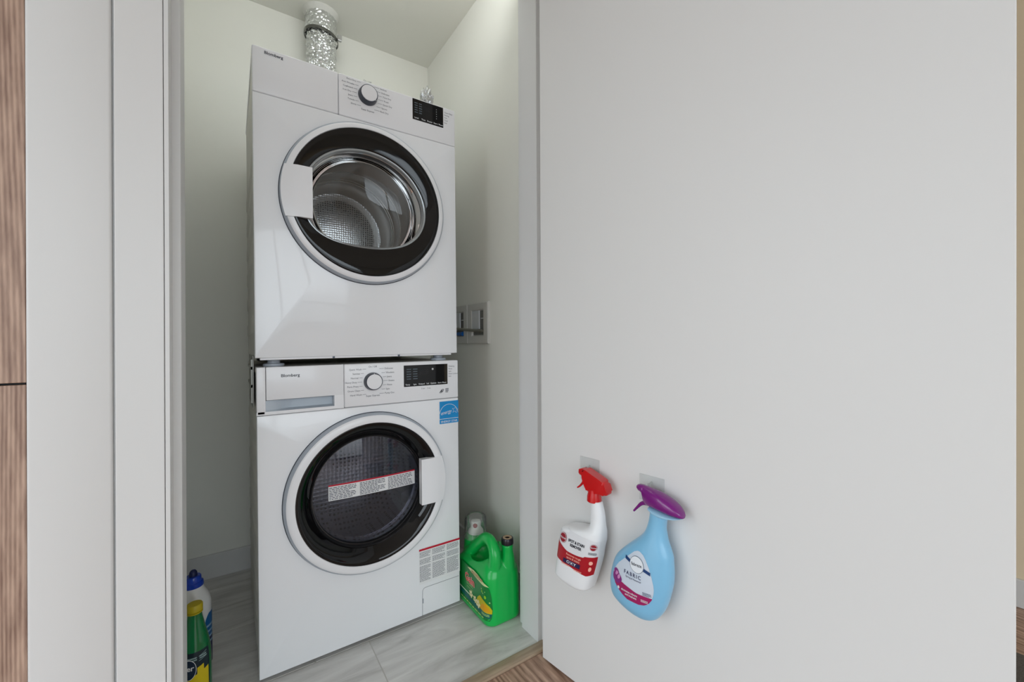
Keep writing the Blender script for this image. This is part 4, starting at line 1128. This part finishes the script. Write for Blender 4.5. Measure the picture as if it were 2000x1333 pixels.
for v in bm.verts: v.co = Vector((0.664 + v.co.x * 0.046, -0.058 + v.co.y * 0.066, 0.196 + v.co.z * 0.050 - 0.25 * v.co.y * 0.066))
scoop = obj('scoop', bm, None)
scoop.location = -t.location * 0
scoop.parent = None; scoop.matrix_world = Matrix.Identity(4)
bpy.context.view_layer.update()
bake(body, ('BOOLEAN', dict(operation='DIFFERENCE', object=scoop, solver='EXACT')))
bpy.data.objects.remove(scoop)
bm = bmesh.new(); bm.from_mesh(body.data)
tube(bm, spline([(0.650, -0.128, 0.13), (0.649, -0.141, 0.17), (0.649, -0.147, 0.200), (0.650, -0.142, 0.230), (0.651, -0.120, 0.251), (0.652, -0.085, 0.250), (0.653, -0.045, 0.222), (0.652, -0.008, 0.188), (0.650, 0.03, 0.150), (0.650, 0.06, 0.110)], 6), [0.024 - 0.006 * math.sin(PI * i / 54) for i in range(55)], 18)
bm.to_mesh(body.data); bm.free()
bake(body, ('REMESH', dict(mode='VOXEL', voxel_size=0.0026)), ('SMOOTH', dict(factor=0.5, iterations=9)))
bm = bmesh.new(); n = 36
lathe_z(bm, [(0.0185, 0.2445), (0.0202, 0.2455), (0.0206, 0.249), (0.0202, 0.2615), (0.0188, 0.2645), (0.0155, 0.265), (0.0145, 0.263), (0.0078, 0.262), (0.0073, 0.258), (0.001, 0.257)], 0.696, -0.151, n)
cap = obj('vent_cap', bm, mat('dark_cap', srgb(28, 16, 30), 0.3, coat=0.3), t, 40, label='dark cap on the front neck'); cap.location = -t.location
bm = bmesh.new(); lathe_z(bm, [(0.0150, 0.2637), (0.0148, 0.2657), (0.0085, 0.2657), (0.0083, 0.2631)], 0.696, -0.151, n, False, False)
obj('cap_ring', bm, mat('tan_ring', srgb(186, 160, 128), 0.4), cap, 40)
bm = bmesh.new()
lathe_z(bm, [(0.028, 0.203), (0.0285, 0.212), (0.027, 0.222), (0.021, 0.230), (0.0185, 0.234), (0.0185, 0.250), (0.017, 0.2555), (0.004, 0.257)], 0.6835, 0.041, 36)
tap = obj('pour_tap', bm, mat('tap_white', srgb(228, 228, 222), 0.35), t, 40, label='white pour tap under the clear cup'); tap.location = -t.location
bm = bmesh.new(); fcam = lambda u, v: (0.6835 - 0.0192 * math.cos(0.95 + u / 0.0192), 0.041 - 0.0192 * math.sin(0.95 + u / 0.0192), v)
flat(bm, ell(0.0, 0.2445, 0.0085, 0.0085, 22), fcam); mk = obj('red_mark', bm, mat('mark_red', srgb(150, 36, 40), 0.5), tap)
bm = bmesh.new()
lathe_z(bm, [(0.0425, 0.199), (0.0432, 0.203), (0.0405, 0.207), (0.0400, 0.262), (0.0385, 0.270), (0.034, 0.2745), (0.004, 0.2755)], 0.6835, 0.041, 44, False, True)
cup = obj('measuring_cup', bm, glass_mat('clear_cup', (0.985, 0.99, 0.985, 1), 0.10, 1.35, haze=0.16, haze_col=(0.9, 0.93, 0.91, 1)), t, 40, label='clear measuring cup over the tap'); cup.location = -t.location
# label on the side facing the room
jx = 0.6083
def jf(o_):
    def fn(u, v):      # u grows towards the front of the jug and runs round its rounded corner
        u += 0.016; g = 0.005 * max(0, (v - 0.148) / 0.02) ** 2; r = 0.033; y0 = -0.172 + r
        if u <= -y0: return (jx - o_ + g, -u, v)
        a = (u + y0) / r
        return (jx + r - (r + o_) * math.cos(a) + g, y0 - (r + o_) * math.sin(a) + g, v)
    return fn
LL = [(.022, .150), (.03, .156), (.06, .160), (.10, .156), (.125, .148), (.142, .120), (.154, .070)]
bm = bmesh.new(); fill_grid(bm, lambda v: (-0.04, interp(LL, v)), .022, .150, jf(0.0006), 14, 14)
lab = obj('label', bm, mat('label_green', srgb(8, 124, 52), 0.35), t, 60); lab.location = -t.location
bm = bmesh.new()
flat(bm, [(-.04, .052), (-.04, .040), (.02, .036), (.08, .034), (.150, .0315), (.157, .042), (.157, .050), (.10, .048), (.04, .050)], jf(0.0009)); obj('teal_band', bm, mat('teal', srgb(0, 96, 92), 0.4), lab)
bm = bmesh.new()
flat(bm, [(.075, .050), (.157, .046), (.1585, .058), (.150, .070), (.13, .083), (.105, .090), (.09, .078)], jf(0.0012)); obj('yellow_field', bm, mat('yellow_field', srgb(196, 184, 8), 0.4), lab)
bm = bmesh.new(); flat(bm, [(.105, .052), (.152, .049), (.150, .062), (.135, .074), (.118, .070)], jf(0.0014)); obj('orange_patch', bm, mat('orange_patch', srgb(222, 160, 10), 0.4), lab)
bm = bmesh.new()
flat(bm, [(-.04, .0565), (.03, .055), (.03, .059), (-.04, .0605)], jf(0.0013)); obj('white_stripe', bm, mat('pale_stripe', srgb(206, 224, 206), 0.4), lab)
bm = bmesh.new()
for cu, cv, k in ((.045, .064, 1.0), (.072, .060, .9), (.093, .056, 1.1)):
    for q in range(5): flat(bm, ell(cu + .0075 * k * math.cos(q * 1.2566), cv + .0075 * k * math.sin(q * 1.2566), .0055 * k, .0045 * k, 12, q * 1.2566), jf(0.0017))
obj('flower_print', bm, mat('flower_cream', srgb(238, 228, 176), 0.4), lab)
bm = bmesh.new()
for q in range(21):
    pass
flat(bm, [(.020, .1445), (.04, .150), (.065, .152), (.09, .150), (.115, .145), (.138, .137), (.148, .131), (.12, .131), (.09, .133), (.06, .137)], jf(0.0012)); lf = obj('leaf_banner', bm, mat('banner', srgb(214, 222, 160), 0.4), lab)
bm = bmesh.new(); fine_lines(bm, .05, .125, .1375, .148, 3, jf(0.0022), rnd, 0.5, 0.2); obj('banner_print', bm, mat('banner_ink', srgb(170, 110, 60), 0.5), lf)
bm = bmesh.new(); text(bm, 'Gain', .003, .0985, .036, jf(0.0016), bold=0.05, sx=0.98, rot=-0.03); gl = obj('brand_outline', bm, mat('brand_cream', srgb(244, 214, 196), 0.4), lab)
bm = bmesh.new(); text(bm, 'Gain', .003, .0985, .036, jf(0.0021), bold=0.012, sx=0.98, rot=-0.03); obj('brand_lettering', bm, mat('brand_red', srgb(222, 44, 40), 0.4), gl)
bm = bmesh.new(); text(bm, 'ORIGINAL', .012, .086, .0105, jf(0.0013), sx=0.95); text(bm, 'aroma boost', .015, .0765, .0085, jf(0.0013))
fine_lines(bm, -.03, .13, .0245, .0300, 1, jf(0.0012), rnd, 0.7); fine_lines(bm, .115, .150, .036, .044, 2, jf(0.0012), rnd, 0.6)
for cu, cv, r_ in ((.115, .116, .0026), (.124, .105, .0022), (.150, .082, .0024), (.133, .1125, .0016), (.02, .128, .002)): flat(bm, ell(cu, cv, r_, r_, 12), jf(0.0013))
obj('pale_print', bm, mat('pale_green_ink', srgb(170, 214, 120), 0.5), lab, kind='stuff')
for cu, cv, r_ in ((.134, .096, .0045), (.118, .109, .0035)):
    bm = bmesh.new(); flat(bm, ell(cu, cv, r_, r_ * 1.2, 16), jf(0.0015)); obj('bubble_print', bm, mat('bubble', srgb(140, 200, 40), 0.4), lab)

# ------------------------------------------------------------------ bottles left of the washer, behind the jamb
bxp, byp = -0.1365, 0.020
t = thing('cleaner_bottle', 'dark green translucent cleaner bottle with a yellow cap beside the left jamb', 'bottle', (bxp, byp, 0))
bm = bmesh.new()
prof = [(0.028, 0.0), (0.033, 0.003), (0.0345, 0.01), (0.0345, 0.06), (0.0340, 0.10), (0.0330, 0.138), (0.0295, 0.164), (0.0245, 0.187), (0.0190, 0.212), (0.0158, 0.228), (0.0148, 0.2405)]
lathe_z(bm, [(p.x, p.y) for p in spline([(a, c, 0) for a, c in prof], 4)], n=48)
GB = mat('bottle_green', srgb(0, 124, 66), 0.12, coat=0.5, trans=0.3, ior=1.4)
obj('bottle', bm, GB, t, 60)
bm = bmesh.new(); lathe_z(bm, [(0.0158, 0.2420), (0.0172, 0.2432), (0.0172, 0.2570), (0.0155, 0.2595), (0.004, 0.2602)], n=40); cp_ = obj('cap', bm, mat('cap_yellow', srgb(178, 160, 18), 0.4), t, 40)
bm = bmesh.new(); lathe_z(bm, [(0.0158, 0.2372), (0.0172, 0.2380), (0.0172, 0.2408), (0.0158, 0.2415)], n=40); obj('cap_ring', bm, MATS['cap_yellow'], cp_, 40)
# label print wrapped on the cylinder; u is arc length from the side facing the camera
a0 = math.atan2(-1.2985 - byp, -0.0546 - bxp)
def wrap(cr, a_mid, off):
    def fn(u, v):
        v += 0.026; r = interp([(z, r_) for r_, z in prof], v) + off
        return (r * math.cos(a_mid + u / 0.0345), r * math.sin(a_mid + u / 0.0345), v)
    return fn
def wrect(bm, u0, u1, v0, v1, fn, n=16): rect(bm, u0, u1, v0, v1, fn, n, 14)
wf = wrap(0, a0, 0.0004)
bm = bmesh.new(); wrect(bm, -0.05, 0.034, 0.02, 0.128, wf, 28); lab = obj('label', bm, mat('label_dark', srgb(10, 34, 44), 0.35), t, 60)
wf2 = wrap(0, a0, 0.0008)
bm = bmesh.new()
for i in range(16):
    u0 = -0.03 + 0.06 * i / 16; u1 = -0.03 + 0.06 * (i + 1) / 16
    h = lambda u: 0.074 + 0.30 * (u + 0.0)
    l_ = lambda u: 0.030 + 0.25 * u
    flat(bm, [(u0, l_(u0)), (u1, l_(u1)), (u1, h(u1) + (0.0)), (u0, h(u0))], wf2)
flat(bm, [(0.004, 0.090), (0.018, 0.094), (0.0185, 0.074), (0.004, 0.072)], wf2)
obj('yellow_field', bm, mat('lemon_yellow', srgb(214, 190, 14), 0.4), lab)
bm = bmesh.new(); wf3 = wrap(0, a0, 0.0012)
flat(bm, ell(-0.0140, 0.0895, 0.0165, 0.0245, 36), wf3); ov = obj('oval_border', bm, PAPER, lab)
bm = bmesh.new(); flat(bm, ell(-0.0140, 0.0895, 0.0155, 0.0232, 36), wrap(0, a0, 0.0015)); obj('oval_badge', bm, mat('oval_navy', srgb(14, 36, 58), 0.4), ov)
bm = bmesh.new(); text(bm, 'er', -0.0170, 0.0880, 0.0175, wrap(0, a0, 0.0019), bold=0.02, sx=0.95); obj('oval_lettering', bm, INKW, ov)
bm = bmesh.new()
wf4 = wrap(0, a0, 0.0010)
for (u0, u1, v0, v1) in ((0.0075, 0.0265, 0.1045, 0.1055), (0.0075, 0.0265, 0.1155, 0.1165)):
    flat(bm, [(u0, v0), (u1, v0 + .006), (u1, v1 + .006), (u0, v1)], wf4)
fine_lines(bm, 0.009, 0.0255, 0.109, 0.118, 2, wf4, rnd, 0.6); fine_lines(bm, -0.016, 0.004, 0.108, 0.118, 2, wf4, rnd, 0.6)
obj('pale_print', bm, mat('pale_ink', srgb(150, 176, 176), 0.5), lab)

bxq, byq = -0.1465, 0.145
t = thing('squeeze_bottle', 'white squeeze bottle with a blue nozzle cap and blue label, behind the green bottle', 'bottle', (bxq, byq, 0))
bm = bmesh.new()
prof2 = [(0.034, 0.0), (0.0395, 0.004), (0.0405, 0.012), (0.0405, 0.10), (0.0405, 0.182), (0.0395, 0.201), (0.0345, 0.219), (0.0275, 0.233), (0.0235, 0.243), (0.0225, 0.250)]
lathe_z(bm, [(p.x, p.y) for p in spline([(a, c, 0) for a, c in prof2], 4)], n=48)
obj('bottle', bm, mat('bottle_white', srgb(226, 228, 228), 0.35), t, 60)
bm = bmesh.new(); lathe_z(bm, [(0.0232, 0.247), (0.0238, 0.249), (0.0228, 0.258), (0.0185, 0.2602), (0.0180, 0.2725), (0.0165, 0.2748), (0.009, 0.2752)], n=40); cp_ = obj('cap', bm, mat('cap_blue', srgb(18, 62, 176), 0.3, coat=0.3), t, 40, label='blue nozzle cap')
bm = bmesh.new(); lathe_z(bm, [(0.0098, 0.2750), (0.0095, 0.280), (0.0085, 0.286), (0.005, 0.2905), (0.001, 0.2915)], n=28); obj('nozzle_tip', bm, mat('tip_navy', srgb(12, 24, 72), 0.35), cp_, 60)
a1 = math.atan2(-1.2985 - byq, -0.0546 - bxq)
def wrap2(off):
    return lambda u, v: ((interp([(z, r) for r, z in prof2], v) + off) * math.cos(a1 + u / 0.0405), (interp([(z, r) for r, z in prof2], v) + off) * math.sin(a1 + u / 0.0405), v)
bm = bmesh.new(); fill_grid(bm, lambda v: (0.0265 + 0.012 * max(0, (v - 0.150) / 0.022) ** 2, 0.085), 0.03, 0.172, wrap2(0.0005), 20, 20)
lab = obj('label', bm, mat('label_blue', srgb(16, 96, 160), 0.35), t, 60)
bm = bmesh.new(); fill_grid(bm, lambda v: (0.031, 0.08), 0.03, 0.105, wrap2(0.0009), 16, 8); obj('navy_field', bm, mat('field_navy', srgb(24, 40, 84), 0.4), lab, 60)
bm = bmesh.new(); fine_lines(bm, 0.030, 0.055, 0.085, 0.145, 4, wrap2(0.0013), rnd, 0.4); obj('white_print', bm, mat('label_pale_blue', srgb(160, 196, 226), 0.4), lab)

# ------------------------------------------------------------------ rug seen past the door
b = bx(0.95, 1.80, -3.2, -1.10, -0.001, 0.010, bevel=0.004)
o = obj('rug', b, mat('rug_grey', srgb(96, 92, 88), 0.95, bump=1.0, bscale=300, vary=0.5, vscale=260))
tag(o, 'dark grey woven rug on the brown floor beyond the open door', 'rug')
